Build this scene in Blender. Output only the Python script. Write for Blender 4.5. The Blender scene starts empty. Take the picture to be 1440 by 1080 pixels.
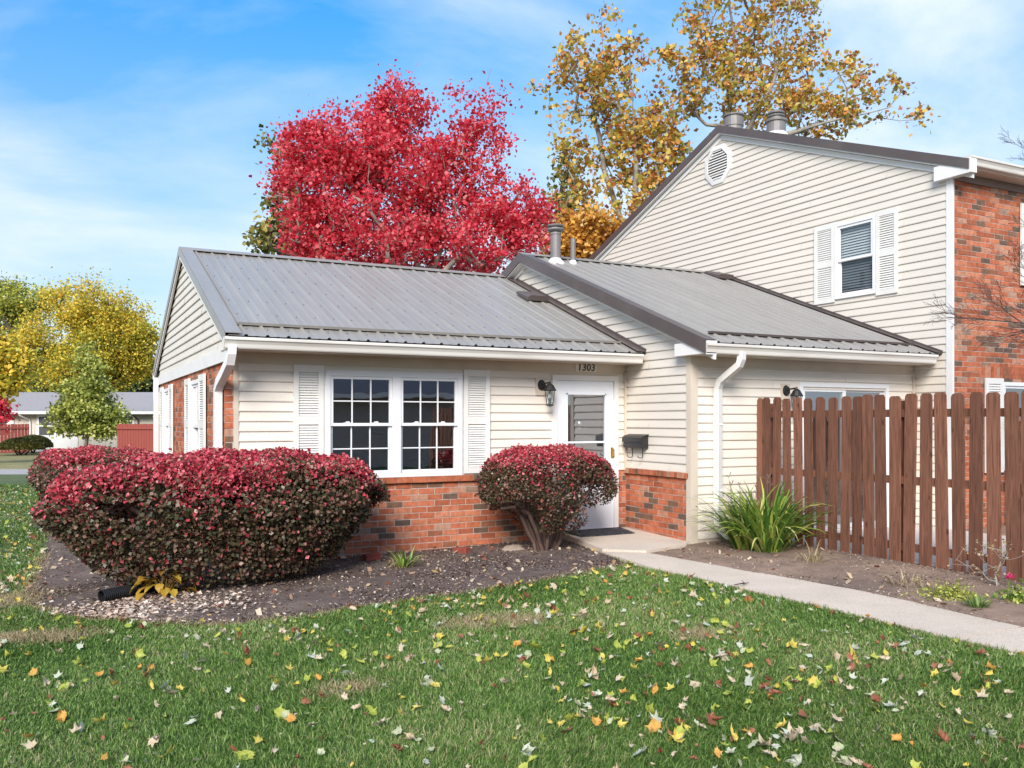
import bpy, bmesh, math, random
import numpy as np
from mathutils import Vector, noise
R = math.radians
rnd = random.Random(7)
rng = np.random.default_rng(11)
scene = bpy.context.scene
COL = scene.collection

# ------------------------------------------------------------------ camera
CAMZ = 1.5
YAW = R(27.5)
FPX = 1220.0          # focal length in photo pixels (photo 1440 wide)
HOR = 591.0           # horizon row in the photo
cam = bpy.data.cameras.new('camera')
cam_o = bpy.data.objects.new('camera', cam)
COL.objects.link(cam_o)
cam_o.location = (0, 0, CAMZ)
cam_o.rotation_euler = (R(90), 0, -YAW)
cam.sensor_width = 36
cam.lens = 36 * FPX / 1440
cam.shift_y = (HOR - 540) / 1440
cam.clip_start = 0.05
cam.clip_end = 2000
scene.camera = cam_o
RV = np.array([math.cos(YAW), -math.sin(YAW), 0.0])
DV = np.array([math.sin(YAW), math.cos(YAW), 0.0])

def spot(u, v, depth):
    """world point seen at photo pixel u,v at a given distance along the view axis"""
    return DV * depth + RV * ((u - 720) / FPX * depth) + np.array([0, 0, CAMZ + (HOR - v) / FPX * depth])

def gz(x, y=0):
    return -0.15 + 0.02 * (np.clip(x, 0, 8) - 4)

def proj(P):
    P = np.asarray(P, float) - np.array([0, 0, CAMZ])
    z = P @ DV
    return 720 + FPX * (P @ RV) / z, HOR - FPX * P[..., 2] / z, z

# ------------------------------------------------------------------ object helpers
ORI = {}
def tag(o, label=None, cat=None, group=None, kind=None):
    if label: o['label'] = label
    if cat: o['category'] = cat
    if group: o['group'] = group
    if kind: o['kind'] = kind
    return o

def thing(name, loc, label, cat, group=None, rz=0.0):
    o = bpy.data.objects.new(name, None)
    o.empty_display_size = 0.2
    COL.objects.link(o)
    o.location = loc
    o.rotation_euler = (0, 0, rz)
    tag(o, label, cat, group)
    ORI[o.name] = np.array(loc, float) if rz == 0 else np.zeros(3)
    return o

class MB:
    def __init__(s):
        s.v = []; s.f = []; s.mi = []; s.blocks = []
    def quad(s, a, b, c, d, m=0):
        n = len(s.v); s.v += [tuple(a), tuple(b), tuple(c), tuple(d)]; s.f.append((n, n+1, n+2, n+3)); s.mi.append(m)
    def poly(s, pts, m=0):
        n = len(s.v); s.v += [tuple(p) for p in pts]; s.f.append(tuple(range(n, n+len(pts)))); s.mi.append(m)
    def hexa(s, p, m=0, skip=()):
        # p: 8 points, bottom ring 0-3, top ring 4-7
        n = len(s.v); s.v += [tuple(q) for q in p]
        for k, f in enumerate(((3,2,1,0),(4,5,6,7),(0,1,5,4),(1,2,6,5),(2,3,7,6),(3,0,4,7))):
            if k in skip: continue
            s.f.append(tuple(n+i for i in f)); s.mi.append(m)
    def box(s, x0, x1, y0, y1, z0, z1, m=0):
        s.hexa([(x0,y0,z0),(x1,y0,z0),(x1,y1,z0),(x0,y1,z0),(x0,y0,z1),(x1,y0,z1),(x1,y1,z1),(x0,y1,z1)], m)
    def wbox(s, W, a0, a1, h0, h1, o0, o1, m=0):
        s.hexa([W(a0,h0,o1),W(a1,h0,o1),W(a1,h0,o0),W(a0,h0,o0),W(a0,h1,o1),W(a1,h1,o1),W(a1,h1,o0),W(a0,h1,o0)], m)
    def prism(s, prof, f0, f1, m=0, caps=True):
        """profile points swept between two maps f0(p), f1(p)"""
        A = [f0(p) for p in prof]; B = [f1(p) for p in prof]
        n = len(s.v); k = len(prof); s.v += [tuple(q) for q in A] + [tuple(q) for q in B]
        for i in range(k):
            j = (i+1) % k
            s.f.append((n+i, n+j, n+k+j, n+k+i)); s.mi.append(m)
        if caps:
            s.f.append(tuple(n+i for i in range(k))); s.mi.append(m)
            s.f.append(tuple(n+k+i for i in reversed(range(k)))); s.mi.append(m)
    def tube(s, pts, rad, n=8, m=0, caps=True):
        pts = [Vector(p) for p in pts]
        if not hasattr(rad, '__len__'): rad = [rad]*len(pts)
        base = len(s.v)
        up = Vector((0,0,1))
        prev = None
        for i, p in enumerate(pts):
            t = (pts[min(i+1, len(pts)-1)] - pts[max(i-1, 0)]).normalized()
            if prev is None:
                a = t.cross(up)
                if a.length < 1e-3: a = t.cross(Vector((1,0,0)))
                a.normalize()
            else:
                a = (prev - t*prev.dot(t)).normalized()
            prev = a
            b = t.cross(a)
            for k in range(n):
                an = 2*math.pi*(k+.5)/n
                s.v.append(tuple(p + (a*math.cos(an) + b*math.sin(an))*rad[i]))
        for i in range(len(pts)-1):
            for k in range(n):
                k2 = (k+1) % n
                s.f.append((base+i*n+k, base+i*n+k2, base+(i+1)*n+k2, base+(i+1)*n+k)); s.mi.append(m)
        if caps:
            s.f.append(tuple(base+k for k in reversed(range(n)))); s.mi.append(m)
            s.f.append(tuple(base+(len(pts)-1)*n+k for k in range(n))); s.mi.append(m)
    def lathe(s, c, prof, n=16, m=0):
        """prof: list of (r,z) about the vertical axis at c"""
        base = len(s.v)
        for r, z in prof:
            for k in range(n):
                a = 2*math.pi*k/n
                s.v.append((c[0]+r*math.cos(a), c[1]+r*math.sin(a), c[2]+z))
        for i in range(len(prof)-1):
            for k in range(n):
                k2 = (k+1) % n
                s.f.append((base+i*n+k, base+i*n+k2, base+(i+1)*n+k2, base+(i+1)*n+k)); s.mi.append(m)
        s.f.append(tuple(base+(len(prof)-1)*n+k for k in range(n))); s.mi.append(m)
    def sweep_rect(s, pts, side, w, d, m=0):
        """rectangular duct swept along pts; side = constant unit vector, w along it"""
        side = Vector(side); pts = [Vector(p) for p in pts]; base = len(s.v)
        for i, p in enumerate(pts):
            t = (pts[min(i+1, len(pts)-1)] - pts[max(i-1, 0)]).normalized()
            o = t.cross(side).normalized()
            for sx, sy in ((-1,-1),(1,-1),(1,1),(-1,1)):
                s.v.append(tuple(p + side*(sx*w/2) + o*(sy*d/2)))
        for i in range(len(pts)-1):
            for k in range(4):
                k2 = (k+1) % 4
                s.f.append((base+i*4+k, base+i*4+k2, base+(i+1)*4+k2, base+(i+1)*4+k)); s.mi.append(m)
        s.f.append((base, base+1, base+2, base+3)); s.mi.append(m)
        e = base+(len(pts)-1)*4
        s.f.append((e+3, e+2, e+1, e)); s.mi.append(m)
    def build(s, name, mats, parent=None, smooth=False, bevel=0):
        if not isinstance(mats, (list, tuple)): mats = [mats]
        off = ORI.get(parent.name, np.zeros(3)) if parent else np.zeros(3)
        me = bpy.data.meshes.new(name)
        v = np.array(s.v, float) - off
        me.from_pydata(v.tolist(), [], s.f)
        for m in mats: me.materials.append(m)
        if len(mats) > 1:
            me.polygons.foreach_set('material_index', np.array(s.mi, dtype=np.int32))
        if smooth:
            me.polygons.foreach_set('use_smooth', np.ones(len(me.polygons), dtype=bool))
        me.update()
        o = bpy.data.objects.new(name, me)
        COL.objects.link(o)
        if parent:
            o.parent = parent
            ORI[o.name] = off
        if bevel:
            b = o.modifiers.new('bevel', 'BEVEL'); b.width = bevel; b.segments = 1; b.limit_method = 'ANGLE'
        return o

def np_mesh(name, verts, quads, mats, mi=None, parent=None, smooth=False):
    """fast mesh: verts (N,3), quads (M,4)"""
    off = ORI.get(parent.name, np.zeros(3)) if parent else np.zeros(3)
    me = bpy.data.meshes.new(name)
    k = quads.shape[1]
    me.vertices.add(len(verts)); me.vertices.foreach_set('co', (verts - off).astype(np.float32).ravel())
    me.loops.add(quads.size); me.loops.foreach_set('vertex_index', quads.astype(np.int32).ravel())
    me.polygons.add(len(quads))
    me.polygons.foreach_set('loop_start', np.arange(0, quads.size, k, dtype=np.int32))
    me.polygons.foreach_set('loop_total', np.full(len(quads), k, dtype=np.int32))
    if not isinstance(mats, (list, tuple)): mats = [mats]
    for m in mats: me.materials.append(m)
    if mi is not None: me.polygons.foreach_set('material_index', mi.astype(np.int32))
    if smooth: me.polygons.foreach_set('use_smooth', np.ones(len(quads), dtype=bool))
    me.update(calc_edges=True); me.validate()
    o = bpy.data.objects.new(name, me); COL.objects.link(o)
    if parent: o.parent = parent; ORI[o.name] = off
    return o

# ------------------------------------------------------------------ materials
def new_mat(name):
    m = bpy.data.materials.new(name); m.use_nodes = True
    nt = m.node_tree; b = nt.nodes['Principled BSDF']
    return m, nt, b
def N(nt, t, **kw):
    n = nt.nodes.new(t)
    for k, v in kw.items(): setattr(n, k, v)
    return n
def ramp(nt, stops, interp='LINEAR'):
    r = N(nt, 'ShaderNodeValToRGB'); cr = r.color_ramp; cr.interpolation = interp
    while len(cr.elements) < len(stops): cr.elements.new(0.5)
    for e, (p, c) in zip(cr.elements, stops):
        e.position = p; e.color = (*c, 1)
    return r
def scl(c, k): return tuple(min(1, x*k) for x in c)

def surf(name, col, rough=.6, vary=.12, scale=3.0, bump=.0, bscale=60, stretch=(1,1,1), metal=0, spec=.5, detail=5, dirt=None, dirt_scale=1.5, dirt_amt=.5):
    m, nt, b = new_mat(name)
    tc = N(nt, 'ShaderNodeTexCoord'); mp = N(nt, 'ShaderNodeMapping'); mp.inputs['Scale'].default_value = stretch
    nt.links.new(tc.outputs['Object'], mp.inputs['Vector'])
    nz = N(nt, 'ShaderNodeTexNoise'); nz.inputs['Scale'].default_value = scale; nz.inputs['Detail'].default_value = detail; nz.inputs['Roughness'].default_value = .6
    nt.links.new(mp.outputs[0], nz.inputs['Vector'])
    r = ramp(nt, [(.28, scl(col, 1-vary)), (.72, scl(col, 1+vary))])
    nt.links.new(nz.outputs['Fac'], r.inputs['Fac'])
    out = r.outputs['Color']
    if dirt:
        n2 = N(nt, 'ShaderNodeTexNoise'); n2.inputs['Scale'].default_value = dirt_scale; n2.inputs['Detail'].default_value = 8
        nt.links.new(mp.outputs[0], n2.inputs['Vector'])
        r2 = ramp(nt, [(.5, (0,0,0)), (.75, (dirt_amt,)*3)])
        nt.links.new(n2.outputs['Fac'], r2.inputs['Fac'])
        mx = N(nt, 'ShaderNodeMixRGB'); mx.inputs['Color2'].default_value = (*dirt, 1)
        nt.links.new(r2.outputs['Color'], mx.inputs['Fac']); nt.links.new(out, mx.inputs['Color1']); out = mx.outputs['Color']
    nt.links.new(out, b.inputs['Base Color'])
    b.inputs['Roughness'].default_value = rough; b.inputs['Metallic'].default_value = metal
    b.inputs['Specular IOR Level'].default_value = spec
    if bump:
        n3 = N(nt, 'ShaderNodeTexNoise'); n3.inputs['Scale'].default_value = bscale; n3.inputs['Detail'].default_value = 6
        nt.links.new(mp.outputs[0], n3.inputs['Vector'])
        bp = N(nt, 'ShaderNodeBump'); bp.inputs['Strength'].default_value = bump; bp.inputs['Distance'].default_value = .01
        nt.links.new(n3.outputs['Fac'], bp.inputs['Height']); nt.links.new(bp.outputs[0], b.inputs['Normal'])
    return m

def island(name, stops, rough=.6, transl=0.0, bump=0, spec=.4, interp='LINEAR', mottling=0.0, mscale=40, patch=0.0, pscale=.5, patch_cols=None):
    """colour picked per loose piece (leaf, brick, blade)"""
    m, nt, b = new_mat(name)
    g = N(nt, 'ShaderNodeNewGeometry')
    r = ramp(nt, stops, interp)
    fac = g.outputs['Random Per Island']
    tc = N(nt, 'ShaderNodeTexCoord')
    if patch:
        nz = N(nt, 'ShaderNodeTexNoise'); nz.inputs['Scale'].default_value = pscale; nz.inputs['Detail'].default_value = 3
        nt.links.new(tc.outputs['Object'], nz.inputs['Vector'])
        ma = N(nt, 'ShaderNodeMath', operation='MULTIPLY_ADD'); ma.inputs[1].default_value = patch*2; ma.inputs[2].default_value = -patch
        nt.links.new(nz.outputs['Fac'], ma.inputs[0])
        ad = N(nt, 'ShaderNodeMath', operation='ADD', use_clamp=True)
        nt.links.new(fac, ad.inputs[0]); nt.links.new(ma.outputs[0], ad.inputs[1]); fac = ad.outputs[0]
    nt.links.new(fac, r.inputs['Fac'])
    out = r.outputs['Color']
    if mottling:
        nz = N(nt, 'ShaderNodeTexNoise'); nz.inputs['Scale'].default_value = mscale; nz.inputs['Detail'].default_value = 6
        nt.links.new(tc.outputs['Object'], nz.inputs['Vector'])
        r2 = ramp(nt, [(.3, (1-mottling,)*3), (.7, (1+mottling*.6,)*3)])
        nt.links.new(nz.outputs['Fac'], r2.inputs['Fac'])
        mx = N(nt, 'ShaderNodeMixRGB', blend_type='MULTIPLY'); mx.inputs['Fac'].default_value = 1
        nt.links.new(out, mx.inputs['Color1']); nt.links.new(r2.outputs['Color'], mx.inputs['Color2']); out = mx.outputs['Color']
    nt.links.new(out, b.inputs['Base Color'])
    b.inputs['Roughness'].default_value = rough; b.inputs['Specular IOR Level'].default_value = spec
    if bump:
        n3 = N(nt, 'ShaderNodeTexNoise'); n3.inputs['Scale'].default_value = 90; n3.inputs['Detail'].default_value = 5
        nt.links.new(tc.outputs['Object'], n3.inputs['Vector'])
        bp = N(nt, 'ShaderNodeBump'); bp.inputs['Strength'].default_value = bump; bp.inputs['Distance'].default_value = .01
        nt.links.new(n3.outputs['Fac'], bp.inputs['Height']); nt.links.new(bp.outputs[0], b.inputs['Normal'])
    if transl:
        t = N(nt, 'ShaderNodeBsdfTranslucent'); nt.links.new(out, t.inputs['Color'])
        ms = N(nt, 'ShaderNodeMixShader'); ms.inputs['Fac'].default_value = transl
        nt.links.new(b.outputs[0], ms.inputs[1]); nt.links.new(t.outputs[0], ms.inputs[2])
        nt.links.new(ms.outputs[0], nt.nodes['Material Output'].inputs['Surface'])
    return m

def glass(name, tint=(.55,.58,.6), base=.25):
    m, nt, b = new_mat(name)
    nt.nodes.remove(b)
    tr = N(nt, 'ShaderNodeBsdfTransparent'); tr.inputs['Color'].default_value = (*tint, 1)
    gl = N(nt, 'ShaderNodeBsdfGlossy'); gl.inputs['Roughness'].default_value = .015; gl.inputs['Color'].default_value = (.95,.96,1,1)
    tc = N(nt, 'ShaderNodeTexCoord'); nz = N(nt, 'ShaderNodeTexNoise'); nz.inputs['Scale'].default_value = 1.6
    nt.links.new(tc.outputs['Object'], nz.inputs['Vector'])
    bp = N(nt, 'ShaderNodeBump'); bp.inputs['Strength'].default_value = .05; bp.inputs['Distance'].default_value = .04
    nt.links.new(nz.outputs['Fac'], bp.inputs['Height']); nt.links.new(bp.outputs[0], gl.inputs['Normal'])
    lw = N(nt, 'ShaderNodeLayerWeight'); lw.inputs['Blend'].default_value = .5
    pw = N(nt, 'ShaderNodeMath', operation='POWER'); pw.inputs[1].default_value = 5; nt.links.new(lw.outputs['Facing'], pw.inputs[0])
    fr = N(nt, 'ShaderNodeMath', operation='MULTIPLY_ADD'); fr.inputs[1].default_value = .92; fr.inputs[2].default_value = .06; nt.links.new(pw.outputs[0], fr.inputs[0])
    ad = N(nt, 'ShaderNodeMath', operation='ADD', use_clamp=True); ad.inputs[1].default_value = base
    nt.links.new(fr.outputs[0], ad.inputs[0])
    ms = N(nt, 'ShaderNodeMixShader')
    nt.links.new(ad.outputs[0], ms.inputs[0]); nt.links.new(tr.outputs[0], ms.inputs[1]); nt.links.new(gl.outputs[0], ms.inputs[2])
    nt.links.new(ms.outputs[0], nt.nodes['Material Output'].inputs['Surface'])
    return m

M = {}
M['siding'] = surf('vinyl_siding', (.71,.645,.565), .55, .05, 1.2, stretch=(1,1,6), dirt=(.42,.35,.26), dirt_scale=.9, dirt_amt=.28, bump=.05, bscale=120)
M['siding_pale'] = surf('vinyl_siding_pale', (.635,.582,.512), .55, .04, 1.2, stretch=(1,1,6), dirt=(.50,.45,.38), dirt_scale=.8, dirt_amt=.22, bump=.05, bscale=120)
M['trim_beige'] = surf('beige_trim', (.58,.50,.41), .5, .05, 2, dirt=(.34,.28,.21), dirt_scale=1.4, dirt_amt=.4)
M['trim_white'] = surf('white_trim', (.72,.70,.68), .45, .03, 2, dirt=(.55,.52,.46), dirt_scale=2.2, dirt_amt=.35)
M['frame_white'] = surf('white_vinyl', (.74,.74,.75), .35, .02, 3, dirt=(.6,.58,.55), dirt_scale=3, dirt_amt=.2)
M['shutter'] = surf('shutter_paint', (.70,.68,.645), .45, .04, 4, dirt=(.55,.5,.42), dirt_scale=3, dirt_amt=.3)
M['gutter'] = surf('gutter_metal', (.63,.60,.555), .4, .05, 1.5, stretch=(.4,1,3), dirt=(.42,.36,.30), dirt_scale=2.2, dirt_amt=.5)
M['roof'] = surf('metal_roof', (.255,.235,.212), .33, .09, 2.2, stretch=(3,.5,.5), spec=.8, bump=.35, bscale=2.0, dirt=(.31,.29,.262), dirt_scale=.8, dirt_amt=.6)
M['roof_trim'] = surf('roof_trim_brown', (.085,.066,.062), .38, .1, 2, spec=.5, dirt=(.12,.10,.09), dirt_scale=3)
M['dark'] = surf('dark_gap', (.03,.025,.025), .8)
M['flue'] = surf('flue_metal', (.20,.185,.18), .45, .12, 5, metal=.2, dirt=(.15,.13,.12), dirt_scale=4)
M['black_metal'] = surf('black_metal', (.018,.017,.017), .4, .2, 8)
M['mortar'] = surf('mortar', (.46,.38,.33), .9, .15, 20, bump=.4, bscale=90)
brick_stops = [(0,(.12,.08,.062)),(.07,(.17,.105,.072)),(.14,(.25,.115,.068)),(.2,(.34,.10,.05)),(.45,(.42,.128,.064)),(.7,(.48,.15,.078)),(.88,(.52,.20,.11)),(.96,(.42,.24,.17)),(1,(.27,.18,.13))]
M['brick'] = island('red_brick', brick_stops, .85, bump=.5, mottling=.28, mscale=16, spec=.2)
M['glass'] = glass('window_glass')
M['glass_clear'] = glass('clear_glass', (.8,.82,.82), .04)
M['glass_screen'] = glass('screened_glass', (.42,.44,.46), .0)
M['interior'] = surf('interior_wall', (.30,.285,.27), .9, .05)
M['blind'] = surf('blind_slat', (.62,.66,.66), .5, .04)
M['door'] = surf('door_paint', (.73,.75,.79), .35, .02, 2)
M['brass'] = surf('brass', (.55,.36,.10), .3, .1, 8, metal=.8)
M['concrete'] = surf('concrete', (.57,.485,.40), .9, .10, 2.5, bump=.35, bscale=140, dirt=(.31,.25,.20), dirt_scale=70, dirt_amt=.75, detail=9)
M['concrete_patio'] = surf('patio_concrete', (.52,.46,.42), .9, .08, 2, bump=.3, bscale=100)
M['soil'] = surf('soil', (.235,.16,.118), .95, .30, 3.5, bump=.9, bscale=45, dirt=(.075,.055,.05), dirt_scale=1.1, dirt_amt=.8, detail=10)
M['mulch'] = surf('mulch', (.105,.074,.062), .95, .35, 6, bump=1.0, bscale=60, dirt=(.21,.16,.13), dirt_scale=1.3, dirt_amt=.7, detail=10)
M['lawn'] = surf('lawn_soil', (.065,.095,.028), .95, .35, 1.4, bump=.8, bscale=50, dirt=(.15,.125,.06), dirt_scale=.7, dirt_amt=.5, detail=8)
M['road'] = surf('asphalt', (.33,.31,.30), .9, .1, 3, bump=.2, bscale=80)
M['fence'] = island('stained_fence', [(0,(.105,.040,.024)),(.5,(.135,.050,.029)),(1,(.165,.065,.037))], .7, bump=.25, mottling=.0)
def wood(name, c, ringscale=9):
    m, nt, b = new_mat(name)
    tc = N(nt, 'ShaderNodeTexCoord'); oi = N(nt, 'ShaderNodeObjectInfo')
    va = N(nt, 'ShaderNodeVectorMath', operation='ADD')
    nt.links.new(tc.outputs['Object'], va.inputs[0])
    cm = N(nt, 'ShaderNodeCombineXYZ'); ml = N(nt, 'ShaderNodeMath', operation='MULTIPLY'); ml.inputs[1].default_value = 37
    nt.links.new(oi.outputs['Random'], ml.inputs[0]); nt.links.new(ml.outputs[0], cm.inputs[0]); nt.links.new(ml.outputs[0], cm.inputs[2])
    nt.links.new(cm.outputs[0], va.inputs[1])
    mp = N(nt, 'ShaderNodeMapping'); mp.inputs['Scale'].default_value = (1, 9, .55)
    nt.links.new(va.outputs[0], mp.inputs['Vector'])
    nz = N(nt, 'ShaderNodeTexNoise'); nz.inputs['Scale'].default_value = 5; nz.inputs['Detail'].default_value = 8; nz.inputs['Distortion'].default_value = 1.2
    nt.links.new(mp.outputs[0], nz.inputs['Vector'])
    r = ramp(nt, [(.34, scl(c,.62)), (.45, scl(c,.94)), (.55, scl(c,1.1)), (.68, scl(c,1.4))])
    nt.links.new(nz.outputs['Fac'], r.inputs['Fac'])
    # knots
    vo = N(nt, 'ShaderNodeTexVoronoi'); vo.inputs['Scale'].default_value = 3.2
    mp2 = N(nt, 'ShaderNodeMapping'); mp2.inputs['Scale'].default_value = (1, 2.2, 1.0)
    nt.links.new(va.outputs[0], mp2.inputs['Vector']); nt.links.new(mp2.outputs[0], vo.inputs['Vector'])
    r2 = ramp(nt, [(.06, (.45,.4,.4)), (.13, (1,1,1))])
    nt.links.new(vo.outputs['Distance'], r2.inputs['Fac'])
    mx = N(nt, 'ShaderNodeMixRGB', blend_type='MULTIPLY'); mx.inputs['Fac'].default_value = 1
    nt.links.new(r.outputs['Color'], mx.inputs['Color1']); nt.links.new(r2.outputs['Color'], mx.inputs['Color2'])
    hs = N(nt, 'ShaderNodeHueSaturation')
    mr = N(nt, 'ShaderNodeMapRange'); mr.inputs['To Min'].default_value = .75; mr.inputs['To Max'].default_value = 1.3
    nt.links.new(oi.outputs['Random'], mr.inputs['Value']); nt.links.new(mr.outputs[0], hs.inputs['Value'])
    nt.links.new(mx.outputs['Color'], hs.inputs['Color'])
    nt.links.new(hs.outputs['Color'], b.inputs['Base Color'])
    b.inputs['Roughness'].default_value = .75; b.inputs['Specular IOR Level'].default_value = .25
    bp = N(nt, 'ShaderNodeBump'); bp.inputs['Strength'].default_value = .35; bp.inputs['Distance'].default_value = .006
    nt.links.new(nz.outputs['Fac'], bp.inputs['Height']); nt.links.new(bp.outputs[0], b.inputs['Normal'])
    return m
M['fence'] = wood('stained_fence_wood', (.152,.066,.041))
M['far_fence'] = surf('far_fence_paint', (.26,.055,.04), .8, .15, 3, stretch=(8,8,.3))
M['far_wall'] = surf('far_wall', (.58,.52,.45), .8, .05, 3, stretch=(6,6,.2))
M['shingle'] = surf('shingle_roof', (.27,.255,.26), .9, .18, 5, stretch=(1,4,4), bump=.4, bscale=20)
M['bark'] = surf('bark', (.13,.105,.085), .9, .35, 8, stretch=(1,1,.3), bump=.8, bscale=30)
M['bark_pale'] = surf('bark_pale', (.27,.24,.20), .9, .35, 5, stretch=(1,1,.4), bump=.6, bscale=30)
M['bark_dark'] = surf('bark_dark', (.065,.045,.038), .9, .3, 10, stretch=(1,1,.3), bump=.8, bscale=40)
M['stem'] = surf('shrub_stem', (.105,.065,.052), .9, .35, 14, stretch=(1,1,.35), bump=.9, bscale=50)
M['black_plastic'] = surf('black_plastic', (.014,.015,.017), .42, .2, 6)
M['mat'] = surf('rubber_mat', (.028,.03,.036), .85, .4, 26, bump=1, bscale=60, dirt=(.2,.2,.22), dirt_scale=24, dirt_amt=.6)
M['red_brick_loose'] = surf('loose_brick', (.22,.045,.03), .85, .3, 9, bump=.5, bscale=50)
M['stone'] = surf('field_stone', (.30,.24,.19), .9, .25, 9, bump=.8, bscale=30)
M['plate'] = surf('number_plate', (.66,.62,.54), .5, .04)

RED = [(0,(.38,.015,.032)),(.25,(.64,.035,.062)),(.55,(.76,.055,.088)),(.8,(.82,.13,.165)),(1,(.84,.34,.31))]
M['maple_leaf'] = island('maple_leaf', RED, .5, .5, patch=.22, pscale=.7)
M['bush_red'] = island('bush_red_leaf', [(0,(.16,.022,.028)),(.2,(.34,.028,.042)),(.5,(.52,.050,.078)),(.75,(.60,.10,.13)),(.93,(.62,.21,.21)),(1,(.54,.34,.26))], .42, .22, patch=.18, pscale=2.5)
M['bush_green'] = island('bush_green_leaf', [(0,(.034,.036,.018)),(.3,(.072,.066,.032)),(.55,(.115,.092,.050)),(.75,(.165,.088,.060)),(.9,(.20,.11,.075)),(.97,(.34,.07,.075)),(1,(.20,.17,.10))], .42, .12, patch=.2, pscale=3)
M['syc_leaf'] = island('sycamore_leaf', [(0,(.22,.22,.05)),(.2,(.42,.38,.07)),(.42,(.66,.48,.09)),(.62,(.72,.38,.07)),(.8,(.60,.24,.07)),(.93,(.36,.11,.06)),(1,(.7,.56,.2))], .5, .35, patch=.25, pscale=.4)
M['orange_leaf'] = island('orange_leaf', [(0,(.40,.16,.03)),(.4,(.66,.32,.045)),(.75,(.74,.44,.08)),(1,(.6,.42,.17))], .5, .35, patch=.2, pscale=.4)
M['yg_leaf'] = island('yellow_green_leaf', [(0,(.07,.09,.025)),(.4,(.17,.18,.05)),(.75,(.33,.28,.06)),(1,(.5,.38,.10))], .5, .35, patch=.2)
M['yellow_leaf'] = island('yellow_tree_leaf', [(0,(.22,.26,.04)),(.3,(.48,.46,.06)),(.6,(.74,.55,.055)),(.85,(.82,.58,.07)),(1,(.80,.50,.07))], .5, .35, patch=.5, pscale=.2)
M['green_leaf'] = island('green_tree_leaf', [(0,(.12,.17,.035)),(.4,(.30,.34,.06)),(.75,(.52,.50,.08)),(1,(.70,.60,.11))], .5, .3, patch=.3, pscale=.2)
M['dkgreen_leaf'] = island('dark_green_leaf', [(0,(.03,.055,.018)),(.5,(.07,.105,.03)),(1,(.18,.2,.06))], .5, .25, patch=.2, pscale=.2)
M['pear_leaf'] = island('small_tree_leaf', [(0,(.13,.17,.03)),(.4,(.30,.34,.06)),(.75,(.48,.50,.11)),(1,(.62,.60,.2))], .45, .3, patch=.2, pscale=.8)
M['box_leaf'] = island('round_shrub_leaf', [(0,(.05,.055,.015)),(.5,(.13,.13,.03)),(1,(.32,.27,.06))], .5, .2)
M['lily_leaf'] = island('lily_leaf', [(0,(.05,.12,.022)),(.35,(.115,.225,.034)),(.65,(.25,.36,.055)),(.88,(.52,.56,.12)),(1,(.58,.54,.26))], .4, .3)
M['grass'] = island('grass_blade', [(0,(.042,.092,.017)),(.35,(.090,.180,.031)),(.65,(.152,.254,.056)),(.86,(.265,.36,.118)),(.95,(.28,.30,.12)),(1,(.42,.37,.20))], .5, .25, patch=.46, pscale=.75, spec=.22)
M['dry_grass'] = island('dry_grass', [(0,(.22,.17,.09)),(.5,(.36,.28,.15)),(1,(.48,.40,.25))], .7, .2)
M['chip'] = island('mulch_chip', [(0,(.045,.030,.025)),(.45,(.10,.066,.054)),(.72,(.14,.095,.078)),(.88,(.26,.18,.135)),(.95,(.44,.34,.26)),(1,(.66,.56,.48))], .85)
M['gravel'] = island('pale_chip', [(0,(.20,.13,.10)),(.3,(.38,.27,.20)),(.7,(.56,.44,.36)),(1,(.68,.60,.52))], .85, bump=.3)
M['flower'] = island('pink_petal', [(0,(.55,.02,.10)),(1,(.75,.07,.20))], .5, .3)
M['yellow_plant'] = island('yellow_plant_leaf', [(0,(.22,.11,.02)),(.5,(.42,.25,.03)),(1,(.50,.36,.06))], .5, .3)

# ------------------------------------------------------------------ wall maps
def front(y0):      # wall facing -Y
    return lambda a, h, o: (a, y0 - o, h)
def left(x0):       # wall facing -X
    return lambda a, h, o: (x0 - o, a, h)

def subtract(iv, cuts):
    for c0, c1 in cuts:
        out = []
        for a, b in iv:
            if c1 <= a or c0 >= b: out.append((a, b)); continue
            if c0 > a: out.append((a, c0))
            if c1 < b: out.append((c1, b))
        iv = out
    return iv

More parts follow.
